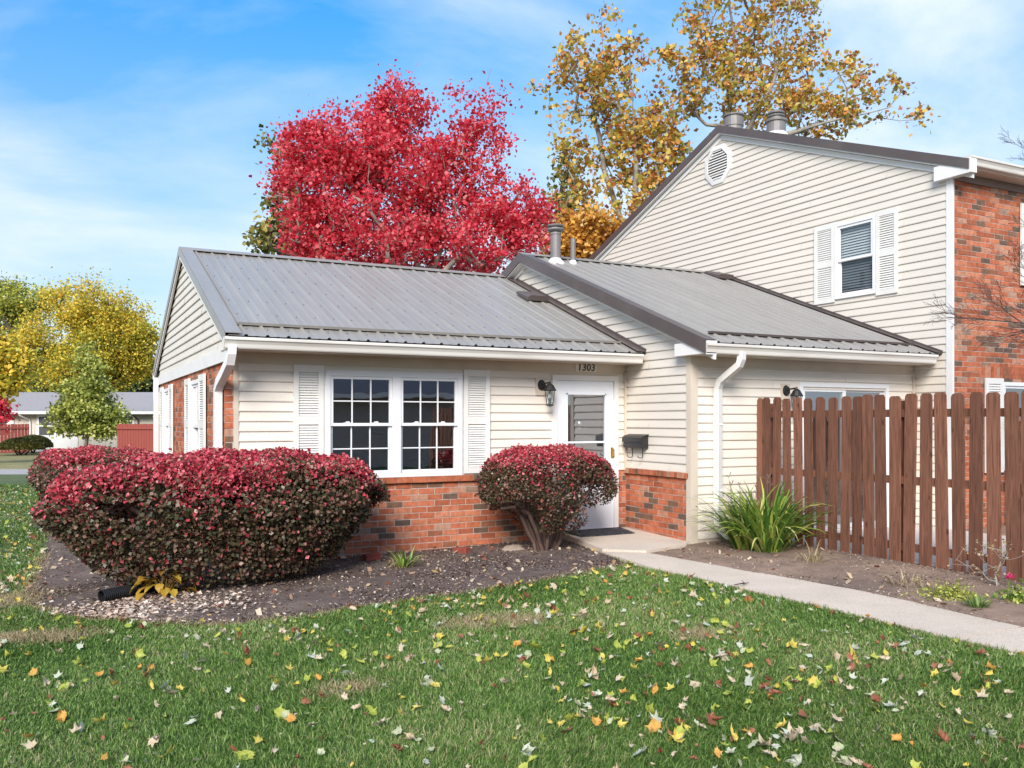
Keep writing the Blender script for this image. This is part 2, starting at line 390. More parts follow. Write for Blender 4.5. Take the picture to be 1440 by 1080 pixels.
def siding(W, rangef, h0, h1, holes=(), exp=.1145, o_top=.003, o_bot=.020):
    mb = MB(); z = h0
    while z < h1 - 1e-4:
        z1 = min(z + exp, h1); zm = (z + z1)/2; row_ = int(round((z-h0)/exp))
        a0, a1 = rangef(z); b0, b1 = rangef(z1)
        cuts = [(c[0], c[1]) for c in holes if c[2] < zm < c[3]]
        ivs = subtract([(min(a0,b0), max(a1,b1))], cuts)
        for (s, e) in ivs:
            sb, eb = max(s, a0), min(e, a1); st, et = max(s, b0), min(e, b1)
            if eb - sb < .01: continue
            if et < st: st = et = (st+et)/2
            lip = z + .012
            if eb - sb > 1.2:
                cuts_ = [sb]; q = sb + ((row_*1.37) % 3.2) + .4
                while q < eb - .4: cuts_.append(q); q += 3.66
                cuts_.append(eb)
                for ci in range(len(cuts_)-1):
                    s0, s1 = cuts_[ci], cuts_[ci+1]; dj = .0022*(ci % 2) + rnd.uniform(-.0006, .0006); zj = rnd.uniform(-.0012, .0012)
                    t0 = st if ci == 0 else s0; t1 = et if ci == len(cuts_)-2 else s1
                    t0 = min(max(t0, st), et); t1 = max(min(t1, et), t0)
                    mb.quad(W(s0, lip+zj, o_bot+dj), W(s1, lip+zj, o_bot+dj), W(t1, z1, o_top), W(t0, z1, o_top))
                    mb.quad(W(s0, z+zj, o_bot-.002+dj), W(s1, z+zj, o_bot-.002+dj), W(s1, lip+zj, o_bot+dj), W(s0, lip+zj, o_bot+dj))
                    mb.quad(W(s0, z+zj, o_bot-.002+dj), W(s1, z+zj, o_bot-.002+dj), W(s1, z+zj, o_top-.004), W(s0, z+zj, o_top-.004))
                continue
            mb.quad(W(sb, lip, o_bot), W(eb, lip, o_bot), W(et, z1, o_top), W(st, z1, o_top))
            mb.quad(W(sb, z, o_bot-.002), W(eb, z, o_bot-.002), W(eb, lip, o_bot), W(sb, lip, o_bot))
            mb.quad(W(sb, z, o_bot-.002), W(eb, z, o_bot-.002), W(eb, z, o_top-.004), W(sb, z, o_top-.004))
            # butt seam of two lengths of siding
        z = z1
    return mb

def bricks(W, a0, a1, h0, h1, holes=(), L=.213, H=.0762, seed=1):
    r = random.Random(seed); mb = MB(); j = .0055
    # mortar
    for (s, e, b, t) in [(a0, a1, h0, h1)]:
        zs = sorted(set([b, t] + [max(b, min(t, q)) for c in holes for q in c[2:4]]))
        for z0, z1 in zip(zs[:-1], zs[1:]):
            if z1 - z0 < 1e-4: continue
            zm = (z0+z1)/2
            for s2, e2 in subtract([(s, e)], [(c[0], c[1]) for c in holes if c[2] < zm < c[3]]):
                mb.quad(W(s2, z0, -.005), W(e2, z0, -.005), W(e2, z1, -.005), W(s2, z1, -.005), 1)
    n = int(math.ceil((h1-h0)/H)); row = 0
    z = h1 - n*H
    while z < h1 - 1e-4:
        b0, b1 = max(z + j, h0), z + H - j
        if b1 > b0 + .01:
            a = a0 - (L/2 if row % 2 else 0) - r.uniform(0, .01)
            zm = (b0+b1)/2
            cuts = [(c[0], c[1]) for c in holes if c[2] < zm < c[3]]
            while a < a1:
                for s, e in subtract([(max(a+j, a0), min(a+L-j, a1))], cuts):
                    if e - s < .02: continue
                    o = r.uniform(-.0015, .0025); t = [r.uniform(-.002, .002) for _ in range(6)]
                    p = [W(s+t[0], b0+t[1], o), W(e+t[2], b0+t[3], o), W(e+t[2], b0+t[3], -.006), W(s+t[0], b0+t[1], -.006),
                         W(s+t[0], b1+t[4], o), W(e+t[2], b1+t[5], o), W(e+t[2], b1+t[5], -.006), W(s+t[0], b1+t[4], -.006)]
                    mb.hexa(p, 0, skip=(4,))
                a += L
        z += H; row += 1
    return mb

def rowlock(W, a0, a1, h0, h1, o0, o1, w=.071, seed=3):
    r = random.Random(seed); mb = MB(); a = a0
    mb.wbox(W, a0, a1, h0+.004, h1-.004, o0, o1-.006, 1)
    while a < a1 - .02:
        e = min(a + w - .009, a1); d = r.uniform(-.003, .003)
        mb.wbox(W, a, e, h0+r.uniform(-.002,.002), h1+r.uniform(-.003,.003), o0, o1+d, 0)
        a += w
    return mb

def ribbed(x0, x1, eave, ridge, pitch=.2286, start=0.0, screws=True):
    """ribbed metal panel between an eave line and a ridge line (both (y,z)), ribs run up the slope"""
    mb = MB(); e = np.array(eave, float); g = np.array(ridge, float)
    s = g - e; L = np.hypot(*s); s /= L; n = np.array([-s[1], s[0]])
    if n[1] < 0: n = -n
    prof = []; x = x0 + start
    prof.append((x0, 0))
    while x < x1 - .06:
        if x > x0 + .005:
            prof += [(x, 0), (x+.014, .019), (x+.034, .019), (x+.048, 0)]
            m_ = x + .048 + (pitch-.048)/2
            if m_ + .03 < x1: prof += [(m_-.022, 0), (m_-.016, .003), (m_+.016, .003), (m_+.022, 0)]
        x += pitch
    prof.append((x1, 0))
    def P(x, h, t): q = e + s*t + n*h; return (x, q[0], q[1])
    for (xa, ha), (xb, hb) in zip(prof[:-1], prof[1:]):
        mb.quad(P(xa, ha, 0), P(xb, hb, 0), P(xb, hb, L), P(xa, ha, L))
    # corrugated drip edge thickness and underside
    for (xa, ha), (xb, hb) in zip(prof[:-1], prof[1:]):
        mb.quad(P(xa, ha, 0), P(xb, hb, 0), P(xb, hb-.006, .002), P(xa, ha-.006, .002), 1)
    mb.quad(P(x0, -.03, .03), P(x1, -.03, .03), P(x1, -.03, L), P(x0, -.03, L), 1)
    mb.quad(P(x0, -.03, .03), P(x1, -.03, .03), P(x1, -.002, .03), P(x0, -.002, .03), 1)
    if screws:
        t = .25
        while t < L:
            x = x0 + start + .075
            k = 0
            while x < x1:
                if k % 3 == 0 or True:
                    c = np.array([x + rnd.uniform(-.004,.004), t + rnd.uniform(-.01,.01)])
                    for_ = [P(c[0]-.004, .009, c[1]-.004), P(c[0]+.004, .009, c[1]-.004), P(c[0]+.004, .009, c[1]+.004), P(c[0]-.004, .009, c[1]+.004)]
                    b0 = [P(c[0]-.0055, 0, c[1]-.0055), P(c[0]+.0055, 0, c[1]-.0055), P(c[0]+.0055, 0, c[1]+.0055), P(c[0]-.0055, 0, c[1]+.0055)]
                    mb.hexa(b0 + for_, 2, skip=(0,))
                x += pitch; k += 1
            t += .62
    return mb, P, L

def gutter_prof():
    # (outward from fascia, height); K-style trough, open top
    return [(0,0),(.075,0),(.082,.012),(.088,.05),(.105,.085),(.118,.092),(.118,.118),(.112,.124),(.106,.118),(.106,.1),(.08,.088),(.07,.012),(.006,.012),(.006,.125),(0,.125)]

def shutter(W, a0, a1, h0, h1, parent, rail, tilt=.5, pitch=.03):
    """louvred shutter: two louvred fields in a moulded frame"""
    mb = MB(); st = min(.06, (a1-a0)*.17)
    mb.wbox(W, a0, a0+st, h0, h1, .017, .045); mb.wbox(W, a1-st, a1, h0, h1, .017, .045)
    for b, t in ((h0, h0+.08), (rail-.05, rail+.05), (h1-.085, h1)):
        mb.wbox(W, a0+st, a1-st, b, t, .017, .043)
    # small arch in the top rail
    mb.wbox(W, a0+st, a1-st, h0+.08, h1-.085, .014, .017)
    for b, t in ((h0+.08, rail-.05), (rail+.05, h1-.085)):
        z = b + .004
        while z < t - .012:
            mb.hexa([W(a0+st, z, .040), W(a1-st, z, .040), W(a1-st, z+.004, .036), W(a0+st, z+.004, .036),
                     W(a0+st, z+pitch*.86, .024), W(a1-st, z+pitch*.86, .024), W(a1-st, z+pitch*.86+.003, .020), W(a0+st, z+pitch*.86+.003, .020)])
            z += pitch
    return mb.build('shutter', M['shutter'], parent)

def casing(W, a0, a1, h0, h1, t, o, mb=None, m=0, b=None):
    mb = mb or MB(); b = t if b is None else b
    mb.wbox(W, a0, a0+t, h0, h1, -.06, o, m); mb.wbox(W, a1-t, a1, h0, h1, -.06, o, m)
    mb.wbox(W, a0+t, a1-t, h1-t, h1, -.06, o, m); mb.wbox(W, a0+t, a1-t, h0, h0+b, -.06, o, m)
    return mb

def sash(W, a0, a1, h0, h1, o, parent, cols=0, rows=0, t=.035, name='sash', gm='glass'):
    mb = MB(); d = .03
    mb.wbox(W, a0, a0+t, h0, h1, o-d, o); mb.wbox(W, a1-t, a1, h0, h1, o-d, o)
    mb.wbox(W, a0+t, a1-t, h1-t, h1, o-d, o); mb.wbox(W, a0+t, a1-t, h0, h0+t, o-d, o)
    for i in range(1, cols):
        x = a0+t + (a1-a0-2*t)*i/cols; mb.wbox(W, x-.0072, x+.0072, h0+t, h1-t, o-d+.008, o-.008)
    for i in range(1, rows):
        z = h0+t + (h1-h0-2*t)*i/rows
        mb.wbox(W, a0+t, a1-t, z-.0072, z+.0072, o-d+.009, o-.009)
    s = mb.build(name, M['frame_white'], parent)
    g = MB(); g.quad(W(a0+t-.005, h0+t-.005, o-d/2-.004), W(a1-t+.005, h0+t-.005, o-d/2-.004), W(a1-t+.005, h1-t+.005, o-d/2-.004), W(a0+t-.005, h1-t+.005, o-d/2-.004))
    g.build('pane', M[gm], parent)
    return s

def ladder(n, a, b): return [a + (b-a)*i/n for i in range(n+1)]

def rake(mb, x0, x1, e, g, zt, zb, m=0):
    mb.hexa([(x0,e[0],e[1]+zb),(x1,e[0],e[1]+zb),(x1,g[0],g[1]+zb),(x0,g[0],g[1]+zb),
             (x0,e[0],e[1]+zt),(x1,e[0],e[1]+zt),(x1,g[0],g[1]+zt),(x0,g[0],g[1]+zt)], m)

def ridge_cap(x0, x1, y, z, w, drop, h=.035, nrib=None):
    mb = MB()
    for s in (-1, 1):
        p = [(x0,y,z+h),(x1,y,z+h),(x1,y+s*w,z+h-drop),(x0,y+s*w,z+h-drop)]
        q = [(a,b,c-.006) for a,b,c in p]
        mb.hexa(q+p)
        mb.hexa([(x0,y+s*w,z+h-drop-.012),(x1,y+s*w,z+h-drop-.012),(x1,y+s*(w+.004),z+h-drop-.012),(x0,y+s*(w+.004),z+h-drop-.012),
                 (x0,y+s*w,z+h-drop),(x1,y+s*w,z+h-drop),(x1,y+s*(w+.004),z+h-drop),(x0,y+s*(w+.004),z+h-drop)])
    return mb

def snow_bar(x0, x1, P, t):
    mb = MB()
    a = [P(x0,.019,t), P(x1,.019,t), P(x1,.019,t+.05), P(x0,.019,t+.05)]
    b = [P(x0,.05,t), P(x1,.05,t), P(x1,.03,t+.055), P(x0,.03,t+.055)]
    mb.hexa(a+b)
    mb.hexa([P(x0,.0,t+.02), P(x1,.0,t+.02), P(x1,.0,t+.03), P(x0,.0,t+.03), P(x0,.02,t+.02), P(x1,.02,t+.02), P(x1,.02,t+.03), P(x0,.02,t+.03)], 1)
    return mb

# ================================================================== LEFT LOW HOUSE (unit with the front door)
YF, XL, XM = 10.157, 1.64, 7.104
YR1 = 17.24
low = thing('attached_house', (4.3, YF, -.2), 'low single storey brick and cream house wing with white front door and grey metal roof', 'house', 'attached houses of the row')
E1, G1 = (9.66, 2.415), (13.70, 4.039); SL1 = (G1[1]-E1[1])/(G1[0]-E1[0]); B1 = (2*G1[0]-E1[0], E1[1])
W = front(YF)
HW = (2.81, 4.53, .82, 2.06); HD = (5.93, 6.93, -.1, 2.07)
siding(W, lambda z: (1.775, XM-.012), .80, 2.165, [HW, HD]).build('front_siding', M['siding'], low)
bricks(W, XL, 5.90, -.32, .725, [HD], seed=4).build('brick_base', [M['brick'], M['mortar']], low)
bricks(W, 6.945, XM, -.32, .80, seed=5).build('brick_base', [M['brick'], M['mortar']], low)
bricks(W, XL+.0, 1.735, .80, 2.165, seed=6, L=.19).build('brick_corner', [M['brick'], M['mortar']], low)
rowlock(W, XL, 5.885, .725, .80, -.02, .042, w=.205, seed=8).build('brick_sill', [M['brick'], M['mortar']], low)
mb = MB(); mb.wbox(W, 1.735, 1.79, .80, 2.165, -.02, .022); mb.build('corner_trim', M['trim_beige'], low)
mb = MB(); mb.wbox(W, XM-.045, XM-.012, .80, 2.165, .018, .05); mb.build('corner_trim', M['trim_beige'], low)
mb = MB(); mb.wbox(W, XL, XM-.002, 2.165, 2.275, -.02, .018); mb.wbox(W, XL, XM-.002, 2.150, 2.166, -.02, .027)
mb.build('frieze_board', M['trim_beige'], low)
mb = MB(); mb.box(1.60, XM-.004, 9.735, YF+.01, 2.275, 2.29); mb.build('soffit', M['trim_beige'], low)
mb = MB(); mb.box(1.585, XM-.05, 9.72, 9.737, 2.268, 2.40); mb.build('fascia', M['trim_beige'], low)
# side wall
WL = left(XL)
win_y = [(11.96, 12.88), (15.52, 16.44)]
holes = [(a+.02, b-.02, .78, 2.03) for a, b in win_y]
bricks(WL, YF-.0, YR1, -.34, 2.16, holes, seed=12).build('side_brick_wall', [M['brick'], M['mortar']], low)
def r1(z):
    d = max(0, (z + .07 - E1[1])/SL1)
    return (max(YF-.01, E1[0]+d), min(YR1, B1[0]-d))
siding(WL, r1, 2.30, 4.02).build('gable_siding', M['siding_pale'], low)
mb = MB(); mb.wbox(WL, YF-.36, YR1+.05, 2.155, 2.31, -.02, .03); mb.build('gable_band', M['trim_white'], low)
# shell behind
mb = MB()
mb.quad((XL, YR1, -.3), (XM, YR1, -.3), (XM, YR1, 2.42), (XL, YR1, 2.42)); mb.build('rear_wall', M['siding_pale'], low)
mb = MB(); mb.quad((XL+.02, YF+.02, .02), (XM-.02, YF+.02, .02), (XM-.02, YR1-.02, .02), (XL+.02, YR1-.02, .02)); mb.quad((XL+.02, YF+.12, 2.3), (XM-.02, YF+.12, 2.3), (XM-.02, YR1-.02, 2.3), (XL+.02, YR1-.02, 2.3))
mb.quad((XL+.02, 14.2, .02), (XM-.02, 14.2, .02), (XM-.02, 14.2, 2.3), (XL+.02, 14.2, 2.3))
mb.build('interior', M['interior'], low)
# roof
mb, P1, L1 = ribbed(1.60, XM-.006, E1, G1, start=.16)
roof1 = mb.build('roof', [M['roof'], M['dark'], M['roof_trim']], low)
ribbed(1.60, XM-.006, B1, G1, start=.16, screws=False)[0].build('rear_roof', [M['roof'], M['dark'], M['roof_trim']], low)
ridge_cap(1.56, XM-.03, G1[0], G1[1], .13, .13*SL1, .04).build('ridge_cap', M['roof'], roof1)
snow_bar(1.74, XM-.2, P1, .36).build('snow_bar', [M['roof'], M['dark']], roof1)
mb = MB()
for E_ in (E1, B1):
    s = 1 if E_ is E1 else -1
    rake(mb, 1.56, 1.735, E_, G1, .034, .026); rake(mb, 1.556, 1.566, E_, G1, .034, -.085)
mb.build('rake_trim', M['roof'], roof1)
mb = MB()
for E_ in (E1, B1):
    rake(mb, 1.57, 1.60, E_, G1, -.02, -.14)
mb.build('rake_board', M['trim_white'], roof1)
mb = MB()   # side flashing against the taller gable
mb.hexa([P1(XM-.16,.021,.0), P1(XM-.004,.021,.0), P1(XM-.004,.021,L1), P1(XM-.16,.021,L1), P1(XM-.16,.027,.0), P1(XM-.004,.027,.0), P1(XM-.004,.027,L1), P1(XM-.16,.027,L1)])
mb.hexa([P1(XM-.03,.027,.0), P1(XM-.018,.027,.0), P1(XM-.018,.027,L1), P1(XM-.03,.027,L1), P1(XM-.03,.06,.0), P1(XM-.018,.06,.0), P1(XM-.018,.06,L1), P1(XM-.03,.06,L1)])
mb.build('wall_flashing', M['roof_trim'], roof1)
def roof_vent(P, x, t, parent):
    mb = MB()
    pr = [(-.19,.0),(-.19,.05),(-.14,.085),(.14,.085),(.19,.05),(.19,.0)]
    mb.prism(pr, lambda p: P(x+p[0], .03+p[1], t), lambda p: P(x+p[0], .03+p[1]*.55, t+.42))
    mb.hexa([P(x-.16,.018,t+.02),P(x+.16,.018,t+.02),P(x+.16,.018,t+.4),P(x-.16,.018,t+.4),P(x-.16,.032,t+.02),P(x+.16,.032,t+.02),P(x+.16,.032,t+.4),P(x-.16,.032,t+.4)], 1)
    return mb.build('roof_vent', [M['roof_trim'], M['dark']], parent)
roof_vent(P1, 6.72, 2.55, roof1)
# gutter + downspouts
mb = MB(); gp = gutter_prof()
mb.prism(gp, lambda p: (1.555, 9.72-p[0], 2.272+p[1]), lambda p: (XM-.085, 9.72-p[0], 2.272+p[1]))
for x in (1.553, XM-.089): mb.poly([(x, 9.72-p[0], 2.272+p[1]) for p in gp[:8]] + [(x, 9.72, 2.397)])
mb.build('gutter', M['gutter'], low)
def downspout(path, side, parent, w=.075, d=.055):
    mb = MB(); mb.sweep_rect(path, side, w, d)
    for (p, q) in zip(path[:-1], path[1:]):
        if abs(p[2]-q[2]) > .5:
            for f in ((.12, .88) if abs(p[2]-q[2]) > .9 else (.5,)):
                zc = p[2]+(q[2]-p[2])*f; xc = p[0]+(q[0]-p[0])*f; yc = p[1]+(q[1]-p[1])*f
                mb.box(xc-w/2-.004, xc+w/2+.004, yc-d/2-.004, yc+d/2+.004, zc-.014, zc+.014)
    return mb.build('downspout', M['trim_white'], parent)
downspout([(1.635,9.66,2.30),(1.63,9.66,2.22),(1.62,9.70,2.13),(1.60,9.90,2.02),(1.585,10.13,1.93),(1.58,10.24,1.84),(1.58,10.25,1.6),(1.58,10.25,.8),(1.58,10.25,-.05)], (1,0,0), low, .085, .1)
downspout([(1.6,17.62,2.28),(1.59,17.55,2.15),(1.575,17.38,2.0),(1.575,17.34,1.8),(1.575,17.34,-.2)], (1,0,0), low, .085, .1)
mb = MB(); mb.prism(gp, lambda p: (1.555, B1[0]-.06+p[0], 2.272+p[1]), lambda p: (XM, B1[0]-.06+p[0], 2.272+p[1])); mb.build('gutter', M['gutter'], low)
# big double window
wf = casing(W, 2.785, 4.548, .80, 2.085, .055, .045, b=.05)
wf.wbox(W, 3.615, 3.72, .85, 2.03, -.06, .046)
win = wf.build('window', M['frame_white'], low)
mb = MB(); mb.wbox(W, 2.76, 4.57, 2.085, 2.10, -.02, .052); mb.wbox(W, 2.765, 2.785, .80, 2.085, -.02, .030); mb.wbox(W, 4.548, 4.566, .80, 2.085, -.02, .030)
mb.build('window_trim', M['trim_white'], win)
for a0, a1 in ((2.84, 3.615), (3.72, 4.493)):
    sash(W, a0+.002, a1-.002, 1.432, 2.029, .030, win, 3, 2)
    sash(W, a0+.002, a1-.002, .851, 1.462, -.002, win, 3, 2)
    for q in (.27, .73):
        mb = MB()
        c = a0 + (a1-a0)*q
        mb.wbox(W, c-.04, c+.04, 1.462, 1.472, .0, .028); mb.wbox(W, c-.012, c+.03, 1.472, 1.486, .006, .022)
        mb.build('sash_lock', M['frame_white'], win)
for a0, a1, h0 in ((2.405, 2.76, .82), (4.575, 4.945, .82)):
    shutter(W, a0, a1, h0, 2.148, low, 1.50)
# side windows
for (a0, a1) in win_y:
    w2 = casing(WL, a0, a1, .76, 2.05, .055, .02).build('window', M['frame_white'], low)
    sash(WL, a0+.057, a1-.057, 1.40, 1.993, .0, w2); sash(WL, a0+.057, a1-.057, .817, 1.43, -.03, w2)
    shutter(WL, a0-.5, a0-.02, .76, 2.09, low, 1.45); shutter(WL, a1+.02, a1+.5, .76, 2.09, low, 1.45)
# front door
mb = casing(W, 5.885, 6.955, -.06, 2.115, .07, .04, b=.03)
dfr = mb.build('door_frame', M['trim_white'], low)
mb = MB()
a0, a1, g0, g1, z0, z1 = 5.958, 6.882, 6.13, 6.742, .60, 1.855
mb.wbox(W, a0, g0, .0, 2.043, -.03, .018); mb.wbox(W, g1, a1, .0, 2.043, -.03, .018)
mb.wbox(W, g0, g1, z1, 2.043, -.03, .018); mb.wbox(W, g0, g1, .0, z0, -.03, .018)
for (p0, p1, q0, q1) in ((g0-.016, g1+.016, z1-.004, z1+.014), (g0-.016, g1+.016, z0-.014, z0+.004), (g0-.016, g0+.002, z0-.014, z1+.014), (g1-.002, g1+.016, z0-.014, z1+.014)):
    mb.wbox(W, p0, p1, q0, q1, .018, .026)
mb.wbox(W, g0, g1, 1.185, 1.21, -.012, .014)
mb.wbox(W, g0, g1, .12, .50, .018, .022); 
door = mb.build('door', M['door'], low)
mb = MB(); mb.quad(W(g0,z0,.0), W(g1,z0,.0), W(g1,z1,.0), W(g0,z1,.0)); mb.build('pane', M['glass'], door)
mb = MB(); mb.wbox(W, 6.835, 6.872, .97, 1.12, .018, .026); mb.wbox(W, 6.845, 6.862, 1.0, 1.015, .026, .06); mb.wbox(W, 6.845, 6.865, 1.0, 1.1, .055, .066)
mb.build('handle', M['brass'], door)
mb = MB()   # inner entry door seen through the glass
mb.wbox(W, 5.96, 6.88, .0, 2.04, -.11, -.07); mb.build('inner_door', surf('inner_door_paint', (.11,.105,.11), .5, .06), door)
mb = MB(); mb.lathe((6.37, YF+.060, 1.42), [(.0,.0),(.028,.01),(.033,.035),(.028,.06),(.0,.07)], 10); mb.lathe((6.37, YF+.060, 1.36), [(.0,.0),(.015,.005),(.015,.05)], 8)
mb.build('knocker', surf('silver', (.7,.7,.7), .3, .05, metal=.8), door)
mb = MB(); mb.wbox(W, 5.885, 6.955, -.10, -.0, -.05, .05); mb.build('threshold', M['concrete'], dfr)

# house number on the frieze
def text_mesh(txt, size, name, mat, W, a, h, o, parent=None, shear=.1):
    cu = bpy.data.curves.new('t', 'FONT'); cu.body = txt; cu.size = size; cu.extrude = .002; cu.shear = shear; cu.offset = size*.018
    cu.space_character = 1.08
    to = bpy.data.objects.new('t', cu); COL.objects.link(to)
    bpy.context.view_layer.update()
    me = to.evaluated_get(bpy.context.evaluated_depsgraph_get()).to_mesh()
    mb = MB(); mb.v = [W(a+v.co.x, h+v.co.y, o+v.co.z) for v in me.vertices]; mb.f = [tuple(p.vertices) for p in me.polygons]; mb.mi = [0]*len(mb.f)
    bpy.data.objects.remove(to); bpy.data.curves.remove(cu)
    return mb.build(name, mat, parent)
num = thing('house_number_sign', (6.43, YF-.02, 2.16), 'small pale house number plate reading 1303 above the white front door', 'sign')
mb = MB(); mb.wbox(W, 6.255, 6.60, 2.168, 2.288, .018, .026); mb.build('plate', M['plate'], num)
text_mesh('1303', .135, 'digits', M['black_metal'], W, 6.285, 2.184, .028, num)

def lantern(W, a, h, root):
    mb = MB(); mb.wbox(W, a-.09, a+.075, h-.115, h+.115, .008, .03); mb.build('mount_block', M['trim_beige'], root)
    mb = MB()
    c = Vector(W(a, h+.02, .03)); d = (Vector(W(a, h, 1))-Vector(W(a, h, 0))).normalized()
    al = (Vector(W(a+1, h, 0))-Vector(W(a, h, 0))).normalized()
    ring = []
    for k in range(14):
        an = 2*math.pi*k/14
        ring.append((math.cos(an)*.062, math.sin(an)*.075))
    mb.prism(ring, lambda p: tuple(c + al*p[0] + Vector((0,0,p[1]))), lambda p: tuple(c + d*.03 + al*p[0]*.75 + Vector((0,0,p[1]*.75))))
    q = c + al*.055
    mb.tube([c + d*.02 + Vector((0,0,.0)), c + d*.07 + al*.01 + Vector((0,0,.02)), c + d*.12 + al*.03 + Vector((0,0,.03)), c + d*.15 + al*.04 + Vector((0,0,.02))], .011, 8)
    L = c + d*.15 + al*.04
    mb.lathe(tuple(L + Vector((0,0,-.08))), [(.085,.0),(.088,.008),(.05,.075),(.03,.092),(.016,.10),(.012,.125),(.0,.13)], 12)
    mb.build('bracket_and_cap', M['black_metal'], root)
    mb = MB()
    for k in range(6):
        an = 2*math.pi*k/6
        p0 = L + Vector((math.cos(an)*.074, math.sin(an)*.074, -.08)); p1 = L + Vector((math.cos(an)*.046, math.sin(an)*.046, -.26))
        mb.tube([p0, p1], .004, 5)
    mb.lathe(tuple(L + Vector((0,0,-.275))), [(.0,-.02),(.015,-.012),(.05,.0),(.052,.012),(.046,.016)], 12)
    mb.build('cage', M['black_metal'], root)
    mb = MB(); mb.lathe(tuple(L + Vector((0,0,-.262))), [(.043,.0),(.071,.18)], 12); mb.build('glass_shade', M['glass_clear'], root)
    mb = MB(); mb.lathe(tuple(L + Vector((0,0,-.2))), [(.0,0),(.022,.02),(.024,.05),(.012,.09),(.012,.12)], 10); mb.build('bulb', M['blind'], root)
t = thing('wall_lantern', (5.73, YF-.02, 1.85), 'black wall lantern with clear glass beside the white front door', 'wall lamp', 'wall lanterns')
lantern(W, 5.72, 1.95, t)

# ================================================================== MIDDLE HOUSE
YM, X2 = 8.72, 11.301
mid = thing('attached_house', (9.2, YM, -.1), 'middle single storey house with brown edged front gable slope and patio door behind the fence', 'house', 'attached houses of the row')
E2, G2 = (8.24, 2.452), (13.05, 4.325); SL2 = (G2[1]-E2[1])/(G2[0]-E2[0]); B2 = (2*G2[0]-E2[0], E2[1]); YR2 = 17.4
W = left(XM)
def r2(z):
    d = max(0, (z + .10 - E2[1])/SL2)
    return (max(YM+.03, E2[0]+d), min(YR2, B2[0]-d))
siding(W, r2, .825, 4.27).build('side_siding', M['siding_pale'], mid)
bricks(W, YM+.055, YF+.02, -.32, .755, seed=21).build('brick_base', [M['brick'], M['mortar']], mid)
rowlock(W, YM+.035, YF+.0, .757, .829, -.02, .038, seed=22).build('brick_sill', [M['brick'], M['mortar']], mid)
mb = MB(); mb.wbox(W, YM-.02, YM+.07, -.12, 2.33, -.03, .024); mb.box(XM-.02, XM+.09, YM-.022, YM+.03, -.12, 2.33)
mb.build('corner_post', M['trim_beige'], mid)
W = front(YM)
HS = (8.99, 10.67, -.05, 1.96)
siding(W, lambda z: (XM+.08, X2-.01), -.02, 2.20, [HS]).build('front_siding', M['siding'], mid)
mb = MB(); mb.wbox(W, XM+.09, X2-.005, 2.2, 2.31, -.02, .018); mb.wbox(W, XM+.09, X2-.005, 2.185, 2.2, -.02, .028); mb.build('frieze_board', M['trim_beige'], mid)
mb = MB(); mb.wbox(W, XM+.08, X2-.01, -.4, -.02, -.03, .01); mb.build('foundation', M['concrete'], mid)
mb = MB(); mb.wbox(W, X2-.055, X2-.012, -.02, 2.185, .0, .04); mb.build('corner_trim', M['trim_beige'], mid)
mb = MB(); mb.box(XM-.02, X2-.004, 8.34, YM+.01, 2.312, 2.327); mb.build('soffit', M['trim_beige'], mid)
mb = MB(); mb.box(6.99, X2-.1, 8.322, 8.342, 2.31, 2.43); mb.build('fascia', M['trim_beige'], mid)
mb, P2, L2 = ribbed(6.99, X2-.006, E2, G2, start=.12)
roof2 = mb.build('roof', [M['roof'], M['dark'], M['roof_trim']], mid)
ribbed(6.99, X2-.006, B2, G2, start=.12, screws=False)[0].build('rear_roof', [M['roof'], M['dark'], M['roof_trim']], mid)
ridge_cap(6.93, X2-.03, G2[0], G2[1], .13, .13*SL2, .04).build('ridge_cap', M['roof'], roof2)
snow_bar(7.28, X2-.2, P2, .36).build('snow_bar', [M['roof_trim'], M['dark']], roof2)
mb = MB()
for E_ in (E2, B2):
    rake(mb, 6.93, 7.1, E_, G2, .034, .026); rake(mb, 6.925, 6.94, E_, G2, .034, -.135)
mb.build('rake_trim', M['roof_trim'], roof2)
mb = MB()
for E_ in (E2, B2): rake(mb, 6.945, XM-.0, E_, G2, -.03, -.15); 
for E_ in (E2, B2): rake(mb, 7.06, XM-.005, E_, G2, -.15, -.21)
mb.build('rake_board', M['trim_white'], roof2)
mb = MB(); mb.wbox(left(XM), 8.24, 8.86, 2.315, 2.47, -.01, .155); mb.build('gable_return', M['trim_white'], roof2)
mb = MB()
mb.hexa([P2(X2-.14,.021,.0), P2(X2-.004,.021,.0), P2(X2-.004,.021,L2), P2(X2-.14,.021,L2), P2(X2-.14,.027,.0), P2(X2-.004,.027,.0), P2(X2-.004,.027,L2), P2(X2-.14,.027,L2)])
mb.hexa([P2(X2-.03,.027,.0), P2(X2-.018,.027,.0), P2(X2-.018,.027,L2), P2(X2-.03,.027,L2), P2(X2-.03,.055,.0), P2(X2-.018,.055,.0), P2(X2-.018,.055,L2), P2(X2-.03,.055,L2)])
mb.build('wall_flashing', M['roof_trim'], roof2)
roof_vent(P2, 10.98, 4.55, roof2)
mb = MB()
mb.prism(gp, lambda p: (6.945, 8.322-p[0], 2.315+p[1]), lambda p: (X2-.14, 8.322-p[0], 2.315+p[1]))
for x in (6.943, X2-.137): mb.poly([(x, 8.322-p[0], 2.315+p[1]) for p in gp[:8]] + [(x, 8.322, 2.44)])
mb.build('gutter', M['gutter'], mid)
downspout([(7.52,8.26,2.34),(7.52,8.26,2.26),(7.515,8.29,2.19),(7.50,8.50,2.07),(7.487,8.61,2.0),(7.485,8.655,1.9),(7.485,8.655,1.0),(7.485,8.655,.20),(7.49,8.62,.10),(7.53,8.50,.03),(7.63,8.15,-.02),(7.70,7.92,-.04)], (.96,.28,0), mid, .09, .075)
